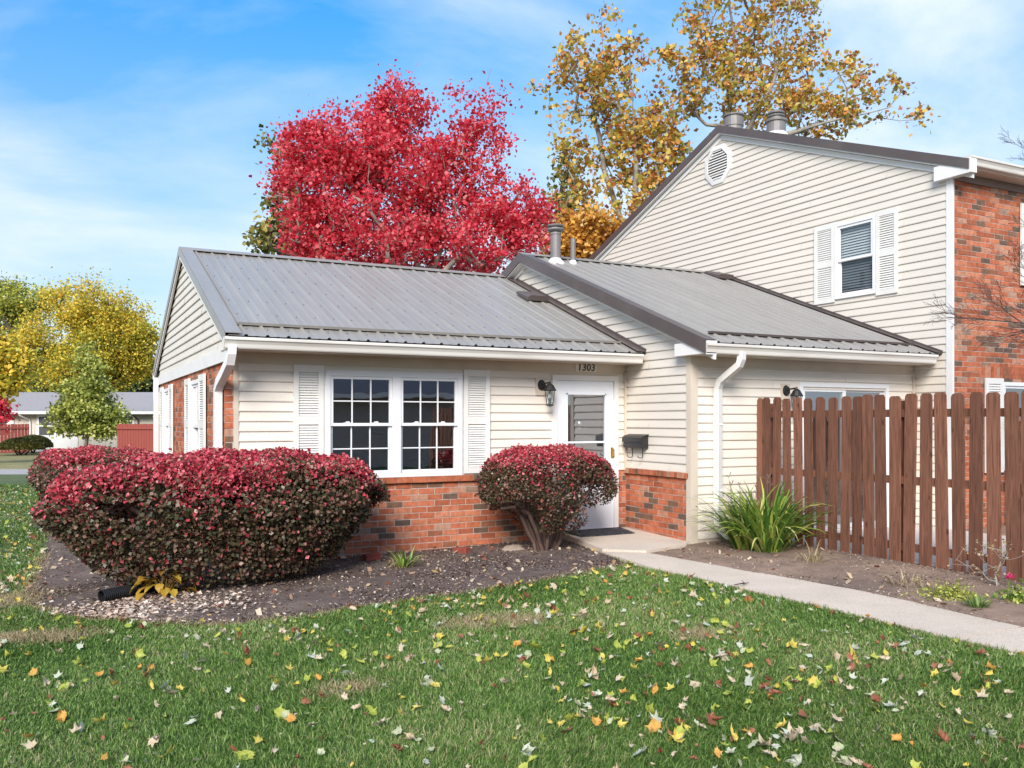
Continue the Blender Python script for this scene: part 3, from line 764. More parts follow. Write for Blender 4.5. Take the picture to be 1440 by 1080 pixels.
# patio door
dm = casing(W, 8.947, 10.716, -.06, 2.02, .06, .04, b=.03)
pd = dm.build('patio_door', M['frame_white'], mid)
for a0, a1, o in ((9.008, 9.86, .012), (9.80, 10.655, -.02)):
    sash(W, a0, a1, -.02, 1.958, o, pd, t=.06, name='door_panel')
mb = MB(); mb.quad((XM+.02, YM+3.5, -.02), (X2-.02, YM+3.5, -.02), (X2-.02, YM+3.5, 2.35), (XM+.02, YM+3.5, 2.35)); mb.quad((XM+.02, YM+.05, .0), (X2-.02, YM+.05, .0), (X2-.02, YM+3.5, .0), (XM+.02, YM+3.5, .0)); mb.quad((XM+.02, YM+.05, 2.33), (X2-.02, YM+.05, 2.33), (X2-.02, YM+3.5, 2.33), (XM+.02, YM+3.5, 2.33))
mb.build('interior', M['interior'], mid)
mb = MB(); mb.quad((XM, YR2, -.3), (X2, YR2, -.3), (X2, YR2, 2.7), (XM, YR2, 2.7)); mb.build('rear_wall', M['siding_pale'], mid)
# flue and pipe
def flue(c, r, h, parent, name='flue', big=True):
    mb = MB()
    if big:
        mb.lathe(c, [(r*1.9,-.12),(r*1.75,-.02),(r*1.05,.05),(r*1.02,.06)], 18, 1)
        mb.lathe(c, [(r,-.1),(r,h-.17),(r*1.12,h-.16),(r*1.12,h-.13),(r*.9,h-.13),(r*.9,h-.12),(r*1.62,h-.09),(r*1.68,h-.075),(r*1.62,h-.06),(r*1.1,h-.05),(r*1.1,h-.045),(r*1.55,h-.03),(r*1.68,h-.012),(r*1.6,h),(0,h+.012)], 20)
    else:
        mb.lathe(c, [(r*1.7,-.12),(r*1.6,0),(r*1.05,.05)], 14, 1); mb.lathe(c, [(r,-.1),(r,h),(r*.8,h),(r*.8,h-.05)], 14)
    return mb.build(name, [M['flue'], M['trim_white']], parent, smooth=False)
def onroof(E_, SL, y): return E_[1] + SL*(y-E_[0])
yc = 12.66; flue((7.42, yc, onroof(E2, SL2, yc)), .088, .62, roof2)
yc = 12.70; flue((7.79, yc, onroof(E2, SL2, yc)), .045, .42, roof2, 'vent_pipe', False)
t = thing('wall_lantern', (8.68, YM-.02, 1.8), 'black wall lantern beside the patio door, half hidden behind the fence top', 'wall lamp', 'wall lanterns')
lantern(W, 8.70, 1.88, t)

# mailbox
W = left(XM)
mbx = thing('mailbox', (XM-.06, 9.82, 1.1), 'black metal mailbox with newspaper hooks on the siding beside the front door', 'mailbox')
mb = MB()
mb.prism([(.02,1.12),(.115,1.12),(.125,1.14),(.115,1.25),(.10,1.275),(.02,1.30)], lambda p: W(9.60, p[1], p[0]), lambda p: W(10.04, p[1], p[0])); mb.build('box', M['black_metal'], mbx)
mb = MB(); mb.prism([(.016,1.302),(.10,1.279),(.128,1.255),(.133,1.20),(.138,1.20),(.133,1.262),(.104,1.287),(.016,1.31)], lambda p: W(9.585, p[1], p[0]), lambda p: W(10.055, p[1], p[0])); mb.build('lid', M['black_metal'], mbx)
for a in (9.70, 9.94):
    mb = MB(); mb.tube([W(a, 1.13, .04), W(a, 1.0, .04), W(a, .985, .06), W(a, .985, .10), W(a, 1.0, .12), W(a, 1.02, .122)], .006, 6); mb.build('hook', M['black_metal'], mbx)

# ================================================================== TWO STOREY HOUSE
Y3 = 8.08; YR3 = 17.76; XR3 = 19.0
tall = thing('attached_house', (14, Y3, -.1), 'tall two storey house with pale siding gable and red brick front', 'house', 'attached houses of the row')
E3, G3 = (7.75, 5.10), (12.92, 7.12); SL3 = (G3[1]-E3[1])/(G3[0]-E3[0]); B3 = (2*G3[0]-E3[0], E3[1])
W = left(X2)
def r3(z):
    d = max(0, (z + .12 - E3[1])/SL3)
    return (max(Y3+.0, E3[0]+d), min(YR3, B3[0]-d))
HT = (9.42, 10.13, 3.53, 4.66)
siding(W, r3, -.15, 7.03, [HT]).build('gable_siding', M['siding_pale'], tall)
mb = MB(); mb.wbox(W, Y3-.012, Y3+.09, -.2, 5.05, -.015, .022); mb.build('corner_trim', M['trim_white'], tall)
WF = front(Y3)
FW = [(13.30, 14.6, 3.55, 4.72), (12.42, 14.2, .75, 2.07)]
bricks(WF, X2-.002, XR3, -.3, 5.02, [(a+.02,b-.02,c+.02,d-.02) for a,b,c,d in FW], seed=31).build('front_brick_wall', [M['brick'], M['mortar']], tall)
rowlock(WF, 11.95, 14.3, 2.125, 2.30, -.02, .004, seed=32).build('brick_lintel', [M['brick'], M['mortar']], tall)
mb = MB(); mb.wbox(WF, X2, XR3, 4.93, 5.05, -.02, .022); mb.build('frieze_board', surf('brown_trim', (.20,.135,.11), .5, .1), tall)
mb = MB(); mb.box(X2-.02, XR3, 7.86, Y3+.01, 5.045, 5.06); mb.build('soffit', M['trim_beige'], tall)
mb = MB(); mb.box(X2-.1, XR3, 7.83, 7.85, 5.04, 5.15); mb.build('fascia', M['trim_white'], tall)
mb, P3, L3 = ribbed(11.22, XR3, E3, G3, start=.1, screws=False)
roof3 = mb.build('roof', [M['roof'], M['dark'], M['roof_trim']], tall)
ribbed(11.22, XR3, B3, G3, start=.1, screws=False)[0].build('rear_roof', [M['roof'], M['dark'], M['roof_trim']], tall)
ridge_cap(11.18, XR3, G3[0], G3[1], .13, .13*SL3, .04).build('ridge_cap', M['roof'], roof3)
mb = MB()
for E_ in (E3, B3):
    rake(mb, 11.18, 11.34, E_, G3, .036, .026); rake(mb, 11.172, 11.188, E_, G3, .036, -.105)
mb.build('rake_trim', M['roof_trim'], roof3)
mb = MB()
for E_ in (E3, B3): rake(mb, 11.19, X2-.0, E_, G3, -.03, -.13); 
for E_ in (E3, B3): rake(mb, 11.265, X2-.004, E_, G3, -.14, -.225)
mb.build('rake_board', M['trim_white'], roof3)
mb = MB(); mb.wbox(W, 7.72, 8.30, 4.945, 5.15, -.01, .115); mb.build('gable_return', M['trim_white'], roof3)
mb = MB(); mb.prism(gp, lambda p: (11.19, 7.83-p[0], 5.055+p[1]), lambda p: (XR3, 7.83-p[0], 5.055+p[1])); mb.poly([(11.188, 7.83-p[0], 5.055+p[1]) for p in gp[:8]] + [(11.188, 7.83, 5.18)]); mb.build('gutter', M['gutter'], tall)
mb = MB(); mb.quad((X2, YR3, -.3), (XR3, YR3, -.3), (XR3, YR3, 5.3), (X2, YR3, 5.3)); mb.quad((XR3, Y3, -.3), (XR3, YR3, -.3), (XR3, YR3, 5.3), (XR3, Y3, 5.3)); mb.build('rear_wall', M['siding_pale'], tall)
mb = MB(); mb.quad((X2+1.6, Y3+.05, -.1), (X2+1.6, YR3, -.1), (X2+1.6, YR3, 5.1), (X2+1.6, Y3+.05, 5.1)); mb.quad((X2+.02, Y3+.05, 2.6), (XR3, Y3+.05, 2.6), (XR3, YR3, 2.6), (X2+.02, YR3, 2.6)); mb.quad((X2+.02, Y3+.3, 5.05), (XR3, Y3+.3, 5.05), (XR3, YR3, 5.05), (X2+.02, YR3, 5.05)); mb.quad((X2+.02, Y3+2.2, -.1), (XR3, Y3+2.2, -.1), (XR3, Y3+2.2, 5.0), (X2+.02, Y3+2.2, 5.0)) 
mb.build('interior', M['interior'], tall)
# upstairs gable window
wt = casing(W, 9.375, 10.175, 3.48, 4.71, .05, .045).build('window', M['frame_white'], tall)
sash(W, 9.427, 10.123, 4.08, 4.658, .03, wt, t=.04, gm='glass_clear'); sash(W, 9.427, 10.123, 3.532, 4.115, -.002, wt, t=.04, gm='glass_screen')
mb = MB(); z = 3.55
while z < 4.65:
    mb.hexa([W(9.44,z,-.042),W(10.11,z,-.042),W(10.11,z+.003,-.042),W(9.44,z+.003,-.042),W(9.44,z+.034,-.062),W(10.11,z+.034,-.062),W(10.11,z+.037,-.062),W(9.44,z+.037,-.062)])
    z += .044
mb.build('blind', M['blind'], wt)
shutter(W, 8.975, 9.365, 3.44, 4.745, tall, 4.08, pitch=.036); shutter(W, 10.185, 10.61, 3.44, 4.745, tall, 4.08, pitch=.036)
# octagonal gable vent
mb = MB(); c = (13.04, 6.44)
oc = [(math.cos(R(22.5+45*k)), math.sin(R(22.5+45*k))) for k in range(8)]
for k in range(8):
    p, q = oc[k], oc[(k+1) % 8]
    mb.hexa([W(c[0]+p[0]*.41, c[1]+p[1]*.41, .0), W(c[0]+q[0]*.41, c[1]+q[1]*.41, .0), W(c[0]+q[0]*.30, c[1]+q[1]*.30, .0), W(c[0]+p[0]*.30, c[1]+p[1]*.30, .0),
             W(c[0]+p[0]*.40, c[1]+p[1]*.40, .04), W(c[0]+q[0]*.40, c[1]+q[1]*.40, .04), W(c[0]+q[0]*.31, c[1]+q[1]*.31, .05), W(c[0]+p[0]*.31, c[1]+p[1]*.31, .05)])
gv = mb.build('gable_vent', M['trim_white'], tall)
mb = MB(); mb.poly([W(c[0]+p[0]*.31, c[1]+p[1]*.31, .017) for p in oc]); mb.build('vent_back', M['dark'], gv)
mb = MB(); z = c[1]-.27
while z < c[1]+.27:
    d = abs(z+.018-c[1]); hw = .295*math.cos(R(22.5)) if d < .295*math.sin(R(22.5)) else .295*math.cos(R(22.5)) - (d-.295*math.sin(R(22.5)))
    mb.hexa([W(c[0]-hw,z,.048),W(c[0]+hw,z,.048),W(c[0]+hw,z+.006,.046),W(c[0]-hw,z+.006,.046),W(c[0]-hw,z+.034,.022),W(c[0]+hw,z+.034,.022),W(c[0]+hw,z+.038,.02),W(c[0]-hw,z+.038,.02)])
    z += .052
mb.build('vent_slats', M['trim_white'], gv)
# brick front windows
for (a0,a1,h0,h1) in FW:
    w3 = casing(WF, a0, a1, h0, h1, .055, .02).build('window', M['frame_white'], tall)
    hm = (h0+h1)/2
    sash(WF, a0+.057, a1-.057, hm-.015, h1-.057, .0, w3); sash(WF, a0+.057, a1-.057, h0+.057, hm+.015, -.03, w3)
    shutter(WF, a0-(.47 if h0>3 else .43), a0-.02, h0-.02, h1+.05, tall, hm+.03, pitch=.036); shutter(WF, a1+.02, a1+.45, h0-.02, h1+.05, tall, hm+.03, pitch=.036)
# chimneys near the ridge
def big_flue(c, parent, tall_cap):
    mb = MB(); k_ = .86
    if tall_cap:
        mb.lathe(c, [(.30,-.25),(.31,-.02),(.235,.10)], 20, 1)
        mb.lathe(c, [(.215,-.1),(.215,.34),(.25,.35),(.255,.40),(.215,.405),(.16,.41),(.16,.46),(.19,.47),(.195,.50),(.15,.505),(.14,.53),(.185,.54),(.19,.575),(.15,.60),(0,.605)], 22)
    else:
        mb.lathe(c, [(.205,-.3),(.205,.07),(.222,.075),(.222,.26),(.20,.262),(.20,.30),(.232,.305),(.236,.335),(.15,.36),(0,.365)], 22)
        mb.lathe((c[0],c[1],c[2]), [(.19,.255),(.19,.31)], 22, 2)
    mb.v = [(c[0]+(q[0]-c[0])*k_, c[1]+(q[1]-c[1])*k_, c[2]+(q[2]-c[2])*k_) for q in mb.v]
    return mb.build('flue', [M['flue'], M['trim_white'], M['dark']], parent)
big_flue((11.62, 12.98, 7.14), roof3, False)
big_flue((12.50, 12.75, 7.06), roof3, True)

# ================================================================== GROUND
def sheet(name, xs, ys, mat, dz=0.0, kind='structure', zf=None):
    V = np.array([(x, y, (gz(x) if zf is None else zf(x, y)) + dz) for y in ys for x in xs], float)
    nx = len(xs); Q = []
    for j in range(len(ys)-1):
        for i in range(nx-1):
            a = j*nx+i; Q.append((a, a+1, a+nx+1, a+nx))
    o = np_mesh(name, V, np.array(Q), mat); tag(o, kind=kind); return o

def bumpy(x, y, k=.012):
    return k*(math.sin(x*1.9+y*.7)+math.sin(y*2.3-x*1.1)+.6*math.sin(x*4.1+1)+.6*math.sin(y*3.7))

sheet('lawn', [-400,-60,-20,-8,-4,-2,0,2,4,6,8,12,20,60,400], [-400,-60,-20,-6,-2,2,4,6,8,10,14,20,30,60,400], M['lawn'])

def poly_sheet(name, pts, mat, dz, step=.16, rough_edge=.05, relief=.012, zf=None, dome=0.0):
    """a patch of ground: grid clipped to a polygon with a wandering edge"""
    pts = np.array(pts, float)
    dense = []
    for i in range(len(pts)):
        a, b = pts[i], pts[(i+1) % len(pts)]
        n = max(1, int(np.hypot(*(b-a))/step))
        for k in range(n):
            p = a + (b-a)*k/n
            w = rough_edge*noise.noise(Vector((p[0]*2.2, p[1]*2.2, 3.1)))*1.6
            dense.append((p[0]+w, p[1]+w*.7))
    bm = bmesh.new()
    vs = [bm.verts.new((p[0], p[1], 0)) for p in dense]
    f = bm.faces.new(vs)
    lo = pts.min(0); hi = pts.max(0)
    for ax in (0, 1):
        c = lo[ax] + .3
        while c < hi[ax]:
            g = bm.faces[:] + bm.edges[:] + bm.verts[:]
            no = Vector((1,0,0)) if ax == 0 else Vector((0,1,0))
            bmesh.ops.bisect_plane(bm, geom=g, plane_co=no*c, plane_no=no)
            c += .3
    edge_v = set(v for e in bm.edges if e.is_boundary for v in e.verts)
    for v in bm.verts:
        x, y = v.co.x, v.co.y
        h = 0 if v in edge_v else relief*(1+noise.noise(Vector((x*1.7, y*1.7, 0)))*1.4) + dome
        v.co.z = (gz(x) if zf is None else zf(x, y)) + dz + h
    me = bpy.data.meshes.new(name); bm.to_mesh(me); bm.free()
    me.materials.append(mat); me.polygons.foreach_set('use_smooth', np.ones(len(me.polygons), dtype=bool))
    o = bpy.data.objects.new(name, me); COL.objects.link(o); tag(o, kind='structure')
    return np.array(dense)

BED = [(5.86,8.75),(5.59,8.0),(4.95,7.86),(4.34,7.7),(3.63,7.57),(3.04,7.56),(2.0,7.44),(1.51,7.42),(1.13,7.54),(.55,8.0),(.12,8.5),(-.25,9.25),(-.3,10.0),(-.17,12.7),(-.2,15.5),(-.35,18.0),(1.66,18.0),(1.66,10.18),(5.9,10.18),(5.98,9.9)]
PATH_R = [(6.2,8.44),(6.36,7.42),(6.64,5.8),(6.6,4.09),(6.6,1.0),(6.6,-6)]
PATH_L = [(6.0,10.12),(5.80,8.9),(5.62,7.8),(5.72,6.72),(5.77,5.02),(5.81,3.62),(5.81,1.0),(5.81,-6)]
SOILP = [(7.12,8.74),(8.22,8.74),(8.22,-6),(6.55,-6),(6.55,4.09),(6.6,5.8),(6.3,7.42),(6.1,8.5)]
poly_sheet('mulch_bed', BED, M['mulch'], .008)
poly_sheet('soil_bed', SOILP, M['soil'], .006)
# walkway slabs: real thickness with joints
def slab(pts, top, mat, name='walkway'):
    mb = MB(); n = len(pts)
    T = [(x, y, top(x, y)) for x, y in pts]; B = [(x, y, z-.14) for x, y, z in T]
    c = 0.012
    mb.poly(T)
    for i in range(n):
        j = (i+1) % n; mb.quad(B[i], B[j], T[j], T[i])
    o = mb.build(name, mat); tag(o, kind='structure'); return o
ptop = lambda x, y: -0.012 - .062*min(1, max(0, (10.1-y)/2.4)) if y > 7.7 else -.074 - .004*(7.7-y)*0
def at_y(poly, y):
    for (x0, y0), (x1, y1) in zip(poly[:-1], poly[1:]):
        if y1 <= y <= y0: return x0 + (x1-x0)*(y0-y)/(y0-y1)
    return poly[-1][0]
slab([(6.02,10.15),(7.10,10.15),(7.10,8.80),(6.95,8.62),(6.2,8.44),(5.78,8.75),(5.9,9.5)], ptop, M['concrete'], 'entry_slab')
ys = [8.43, 7.7, 7.0, 6.4, 5.8, 5.2, 4.62]
segs = [(8.43, 4.12), (4.105, 2.2), (2.185, .3), (.285, -1.6), (-1.615, -6)]
for (ya, yb) in segs:
    yy = [ya + (yb-ya)*k/5 for k in range(6)]
    skew = .0
    Rr = [(at_y(PATH_R, y), y) for y in yy]; Ll = [(at_y(PATH_L, y), y) for y in yy]
    if ya > 8: Rr[0] = (6.205, 8.425); Ll[0] = (5.765, 8.735)
    slab(Ll + Rr[::-1], lambda x, y: -.078 - .012*min(1, max(0, (8.4-y)/2)), M['concrete'])
o = sheet('patio', [8.24, 9.3, 10.3, 11.29], [2.0, 4.0, 6.0, 8.0, 8.71], M['concrete_patio'], zf=lambda x, y: -.055)
o = sheet('side_ground', [11.29, 14, 19, 30], [-6, 0, 4, 8.07], M['soil'], zf=lambda x, y: -.062)
# far road and verge
def band(name, mat, z0, z1, u0, u1, dz):
    V = []
    for z in (z0, z1):
        for u in (u0, u1):
            p = DV*z + RV*((u-720)/FPX*z); V.append((p[0], p[1], -.23+dz))
    o = np_mesh(name, np.array(V), np.array([(0,1,3,2)]), mat); tag(o, kind='structure')
band('road', M['road'], 27.6, 30.6, -900, 700, .006)
band('verge', surf('verge_dry', (.20,.19,.075), .95, .45, 6, bump=.6, bscale=30, dirt=(.34,.25,.15), dirt_scale=2.5, dirt_amt=.9), 30.6, 46, -900, 700, .004)

def inside(P, poly):
    x, y = P[:,0], P[:,1]; poly = np.asarray(poly); r = np.zeros(len(P), bool)
    j = len(poly)-1
    for i in range(len(poly)):
        xi, yi = poly[i]; xj, yj = poly[j]
        c = ((yi > y) != (yj > y)) & (x < (xj-xi)*(y-yi)/((yj-yi) if yj != yi else 1e-9) + xi)
        r ^= c; j = i
    return r
BEDJ = np.array(BED); PATHP = np.array(PATH_L + PATH_R[::-1])
def on_lawn(P, marg=0.0):
    off = np.stack([marg*(np.sin(P[:,0]*7+P[:,1]*3)+np.sin(P[:,1]*11-P[:,0]*5)), marg*np.cos(P[:,0]*9-P[:,1]*4)], 1)
    Q = P + off
    bad = inside(Q, BEDJ) | inside(P, PATHP) | inside(P, np.array(SOILP)) | (P[:,0] > 8.1) | ((P[:,1] > 10) & (P[:,0] > 1.6)) | ((P[:,0] > 5.75) & (P[:,1] > 8))
    return ~bad
def in_view(P, m=150):
    z = P @ DV[:2]; u = 720 + FPX*(P @ RV[:2])/np.maximum(z, .1)
    return (z > 2.5) & (u > -m) & (u < 1440+m)

# grass blades
DRY = [(3.0, 6.45, .22), (3.35, 6.3, .16), (.0, 7.75, .20), (-.35, 7.9, .18), (-.55, 9.6, .35), (4.3, 5.2, .12), (1.6, 5.3, .14)]
def worn(P):
    w_ = np.zeros(len(P))
    for x, y, r in DRY: w_ = np.maximum(w_, np.exp(-(((P[:,0]-x)/(r*1.5))**2+((P[:,1]-y)/r)**2)))
    return w_
def grass_blades(n_try, ymin, ymax, xmin, xmax, dens, hmul=1.0, wmul=1.0):
    P = np.stack([rng.uniform(xmin, xmax, n_try), rng.uniform(ymin, ymax, n_try)], 1)
    z = P @ DV[:2]
    keep = in_view(P) & on_lawn(P, .035)
    P = P[keep]; z = z[keep]
    k = rng.random(len(P)) < dens(z, P)*(1-.85*worn(P))
    return P[k], z[k]
def lawn_clump(P):
    # patchiness: thin, dry spots
    return .5 + .5*np.sin(P[:,0]*1.7+np.sin(P[:,1]*2.1)*1.3)*np.sin(P[:,1]*1.5+np.cos(P[:,0]*1.9))
P1g, z1g = grass_blades(1150000, 1.2, 9.2, -2.2, 6.2, lambda z, P: np.clip((4.6/z)**1.3, 0, 1)*(.72+.28*lawn_clump(P)))
P2g, z2g = grass_blades(240000, 8.0, 27.0, -8.0, 1.0, lambda z, P: np.clip((9.0/z)**1.4, 0, 1))
PG = np.concatenate([P1g, P2g]); ZG = np.concatenate([z1g, z2g])
# few blades straying on to the bed edge and over the walkway edge
nb = len(PG)
h = rng.gamma(8, .0036, nb)*(.75+.45*lawn_clump(PG)) + .006
w = rng.uniform(.0016, .0032, nb)*np.clip(ZG/4.2, 1, 5)
ang = rng.uniform(0, 2*np.pi, nb); lean = rng.uniform(.15, 1.15, nb)*h
# wind-combed direction varies slowly
dirn = 1.2*np.sin(PG[:,0]*1.3)+1.5*np.cos(PG[:,1]*1.1) + rng.normal(0, 1.5, nb)
bx = np.stack([np.cos(ang)*w, np.sin(ang)*w, np.zeros(nb)], 1)
ld = np.stack([np.cos(dirn)*lean, np.sin(dirn)*lean, np.zeros(nb)], 1)
base = np.stack([PG[:,0], PG[:,1], gz(PG[:,0])-.004], 1)
upv = np.array([0,0,1.0])
mid_ = base + ld*.38 + upv*(h*.62)[:,None]; tip = base + ld + upv*(h*np.clip(1-.35*(lean/h)**2, .35, 1))[:,None]
V = np.stack([base-bx, base+bx, mid_-bx*.8, mid_+bx*.8, tip-bx*.12, tip+bx*.12], 1).reshape(-1, 3)
i0 = np.arange(nb)*6
Q = np.stack([np.stack([i0, i0+1, i0+3, i0+2], 1), np.stack([i0+2, i0+3, i0+5, i0+4], 1)], 1).reshape(-1, 4)
g = np_mesh('lawn_grass', V, Q, M['grass']); tag(g, kind='stuff', label='short green lawn grass around the walkway and mulch bed', cat='grass')

# ------------------------------------------------------------------ fallen leaves
def leaf_mesh(name, mat, kind, curl, seed):
    r = random.Random(seed)
    if kind == 'maple':
        tips = [(90,1.0),(38,.86),(142,.86),(-8,.62),(188,.62)]
    elif kind == 'sycamore':
        tips = [(90,1.0),(30,.95),(150,.95),(-20,.55),(200,.55)]
    else:
        tips = [(90,1.0),(60,.7),(120,.7),(20,.45),(160,.45)]
    tips = sorted(tips)
    out = []
    for i, (a, l) in enumerate(tips):
        l *= r.uniform(.88, 1.08)
        if kind != 'oval':
            out += [(a-9, l*.66), (a-5, l*.74), (a, l), (a+5, l*.74), (a+9, l*.66)]
        else: out += [(a-8, l*.93), (a, l), (a+8, l*.93)]
        if i < len(tips)-1:
            out.append(((a+tips[i+1][0])/2, (.46 if kind == 'maple' else .60 if kind == 'sycamore' else .66)*r.uniform(.9,1.1)))
    out.append((250, .28)); out.append((270, .12)); out.append((290, .28))
    pts = [(0, 0)] + [(math.cos(R(a))*l, math.sin(R(a))*l) for a, l in out]
    kk = r.uniform(.35, 1)*curl*1.9; ax_ = r.uniform(0, math.pi); ca, sa_ = math.cos(ax_), math.sin(ax_); k2 = r.uniform(-.5, .8)*curl
    def bend(x, y):
        p, q = x*ca+y*sa_, -x*sa_+y*ca
        p += .04*math.sin(9*q+seed); z = .05*math.sin(7*p+3*q+seed)*(.4+curl*.4)
        P_, Z_ = (math.sin(kk*p)/kk, (1-math.cos(kk*p))/kk) if kk > .05 else (p, 0)
        Z_ += k2*q*abs(q)*.35 + z
        return P_*ca-q*sa_, P_*sa_+q*ca, Z_
    S = .5
    n = len(pts)-1
    V = [tuple(S*k for k in bend(x, y)) for x, y in pts]
    V2 = [tuple(S*k for k in bend(x*.55, y*.55)) for x, y in pts[1:]]
    F = []
    V = [V[0]] + V2 + V[1:]
    for i in range(n):
        j = (i+1) % n
        F.append((0, 1+i, 1+j)); F.append((1+i, 1+n+i, 1+n+j, 1+j))
    # stalk
    b = len(V)
    V += [(-.012*S,0,.003), (.012*S,0,.003), (.06*S,-.55*S,.05*S+.01), (.045*S,-.55*S,.05*S+.01)]; F.append((b, b+1, b+2, b+3))
    me = bpy.data.meshes.new(name); me.from_pydata(V, [], F); me.materials.append(mat)
    me.polygons.foreach_set('use_smooth', np.ones(len(F), dtype=bool)); me.update()
    return me
def leafmat(name, c1, c2, spots):
    m, nt, b = new_mat(name)
    tc = N(nt, 'ShaderNodeTexCoord'); oi = N(nt, 'ShaderNodeObjectInfo')
    va = N(nt, 'ShaderNodeVectorMath', operation='ADD'); cm = N(nt, 'ShaderNodeCombineXYZ'); ml = N(nt, 'ShaderNodeMath', operation='MULTIPLY'); ml.inputs[1].default_value = 13
    nt.links.new(oi.outputs['Random'], ml.inputs[0]); nt.links.new(ml.outputs[0], cm.inputs[0]); nt.links.new(tc.outputs['Object'], va.inputs[0]); nt.links.new(cm.outputs[0], va.inputs[1])
    nz = N(nt, 'ShaderNodeTexNoise'); nz.inputs['Scale'].default_value = 3.4; nz.inputs['Detail'].default_value = 6
    nt.links.new(va.outputs[0], nz.inputs['Vector'])
    r = ramp(nt, [(.32, c1), (.55, c2), (.72, spots)])
    nt.links.new(nz.outputs['Fac'], r.inputs['Fac']); nt.links.new(r.outputs['Color'], b.inputs['Base Color'])
    b.inputs['Roughness'].default_value = .6
    t = N(nt, 'ShaderNodeBsdfTranslucent'); nt.links.new(r.outputs['Color'], t.inputs['Color'])
    ms = N(nt, 'ShaderNodeMixShader'); ms.inputs['Fac'].default_value = .25
    nt.links.new(b.outputs[0], ms.inputs[1]); nt.links.new(t.outputs[0], ms.inputs[2]); nt.links.new(ms.outputs[0], nt.nodes['Material Output'].inputs['Surface'])
    return m
KINDS = [
 ('pale tan curled maple leaf', leafmat('leaf_tan', (.48,.36,.22), (.62,.52,.38), (.34,.22,.12)), 'maple', 1.1, .28),
 ('whitish upturned maple leaf', leafmat('leaf_white', (.44,.47,.36), (.55,.57,.46), (.34,.36,.22)), 'maple', .9, .16),
 ('yellow maple leaf', leafmat('leaf_yellow', (.62,.46,.05), (.66,.54,.12), (.42,.25,.05)), 'maple', 1.05, .12),
 ('yellow green maple leaf', leafmat('leaf_yellowgreen', (.30,.38,.05), (.46,.48,.08), (.22,.30,.05)), 'sycamore', .8, .13),
 ('curled reddish brown leaf', leafmat('leaf_brown', (.22,.07,.035), (.34,.13,.07), (.13,.05,.03)), 'maple', 1.6, .14),
 ('orange maple leaf', leafmat('leaf_orange', (.56,.23,.04), (.62,.36,.08), (.36,.12,.03)), 'sycamore', 1.0, .07),
 ('small pale oval leaf', leafmat('leaf_pale', (.38,.42,.22), (.50,.52,.34), (.34,.32,.17)), 'oval', .9, .14),
]
variants = []
for i, (lab, m, kd, cu, pr) in enumerate(KINDS):
    variants.append([leaf_mesh('fallen_leaf', m, kd, cu*(.6+.4*k), 17*i+k) for k in range(7)])
NL = 2200
cl_ = np.stack([rng.uniform(-3, 6, 420), rng.uniform(3.0, 24, 420)], 1)   # leaves gather in loose drifts
cand = np.where(rng.random((60000,1)) < .2, cl_[rng.integers(0, 420, 60000)] + rng.normal(0, .16, (60000,2)), np.stack([rng.uniform(-3, 6, 60000), rng.uniform(2.0, 26, 60000)], 1))
dz_ = cand @ DV[:2]
u_ = 720 + FPX*(cand @ RV[:2])/np.maximum(dz_, .1)
right_bias = .60 + .40*np.clip((u_-200)/900, 0, 1) + .8*((cand[:,0] < .4) & (cand[:,1] > 9) & (cand[:,1] < 13.5))
ok = in_view(cand, 40) & on_lawn(cand) & (rng.random(len(cand)) < right_bias*np.clip((5.0/np.maximum(dz_,3))**.35, 0, 1)) 
cand = cand[ok][:NL]; zc = cand @ DV[:2]
order = np.argsort(zc); cand = cand[order]; zc = zc[order]
pr = np.array([k[4] for k in KINDS]); pr /= pr.sum()
where = lambda u, z: ('in the near foreground' if z < 4.6 else 'in the middle of the lawn' if z < 7 else 'near the mulch bed')
stuffV = []; stuffF = []; stuffM = []; nv = 0; cnt = 0
for i in range(len(cand)):
    k = int(rng.choice(len(KINDS), p=pr)); me = variants[k][int(rng.integers(7))]
    s = float(np.clip(rng.normal(.074, .030), .026, .135)) * (.8 if k == 6 else 1)
    loc = Vector((cand[i,0], cand[i,1], float(gz(cand[i,0])) + .030 + rng.uniform(0, .018)))
    rot = (rng.normal(0, .5), rng.normal(0, .5), rng.uniform(0, 6.28))
    u = 720 + FPX*(cand[i] @ RV[:2])/zc[i]; v = HOR + FPX*(CAMZ-loc.z)/zc[i]
    vis = 0 < u < 1440 and v < 1080
    if cnt < 292 and vis:
        o = bpy.data.objects.new('fallen_leaf', me); COL.objects.link(o)
        o.location = loc; o.rotation_euler = rot; o.scale = (s*1.25,)*3
        side = 'left' if u < 480 else 'centre' if u < 960 else 'right'
        dist = 'nearest' if zc[i] < 4.4 else 'middle' if zc[i] < 5.6 else 'farther'
        tag(o, f'{KINDS[k][0]} on the {dist} lawn grass, {side} of the photo', 'leaf', 'fallen leaves scattered on the lawn')
        cnt += 1
    else:
        from mathutils import Matrix, Euler
        T = Matrix.Translation(loc) @ Euler(rot).to_matrix().to_4x4() @ Matrix.Scale(s*1.25, 4)
        for q in me.vertices: stuffV.append(tuple(T @ q.co))
        for p in me.polygons: stuffF.append(tuple(nv+j for j in p.vertices)); stuffM.append(k)
        nv += len(me.vertices)
me = bpy.data.meshes.new('leaf_litter'); me.from_pydata(stuffV, [], stuffF)
for k in KINDS: me.materials.append(k[1])
me.polygons.foreach_set('material_index', np.array(stuffM, dtype=np.int32)); me.update()
o = bpy.data.objects.new('leaf_litter', me); COL.objects.link(o); tag(o, 'many more fallen leaves scattered over the farther lawn', 'leaves', kind='stuff')

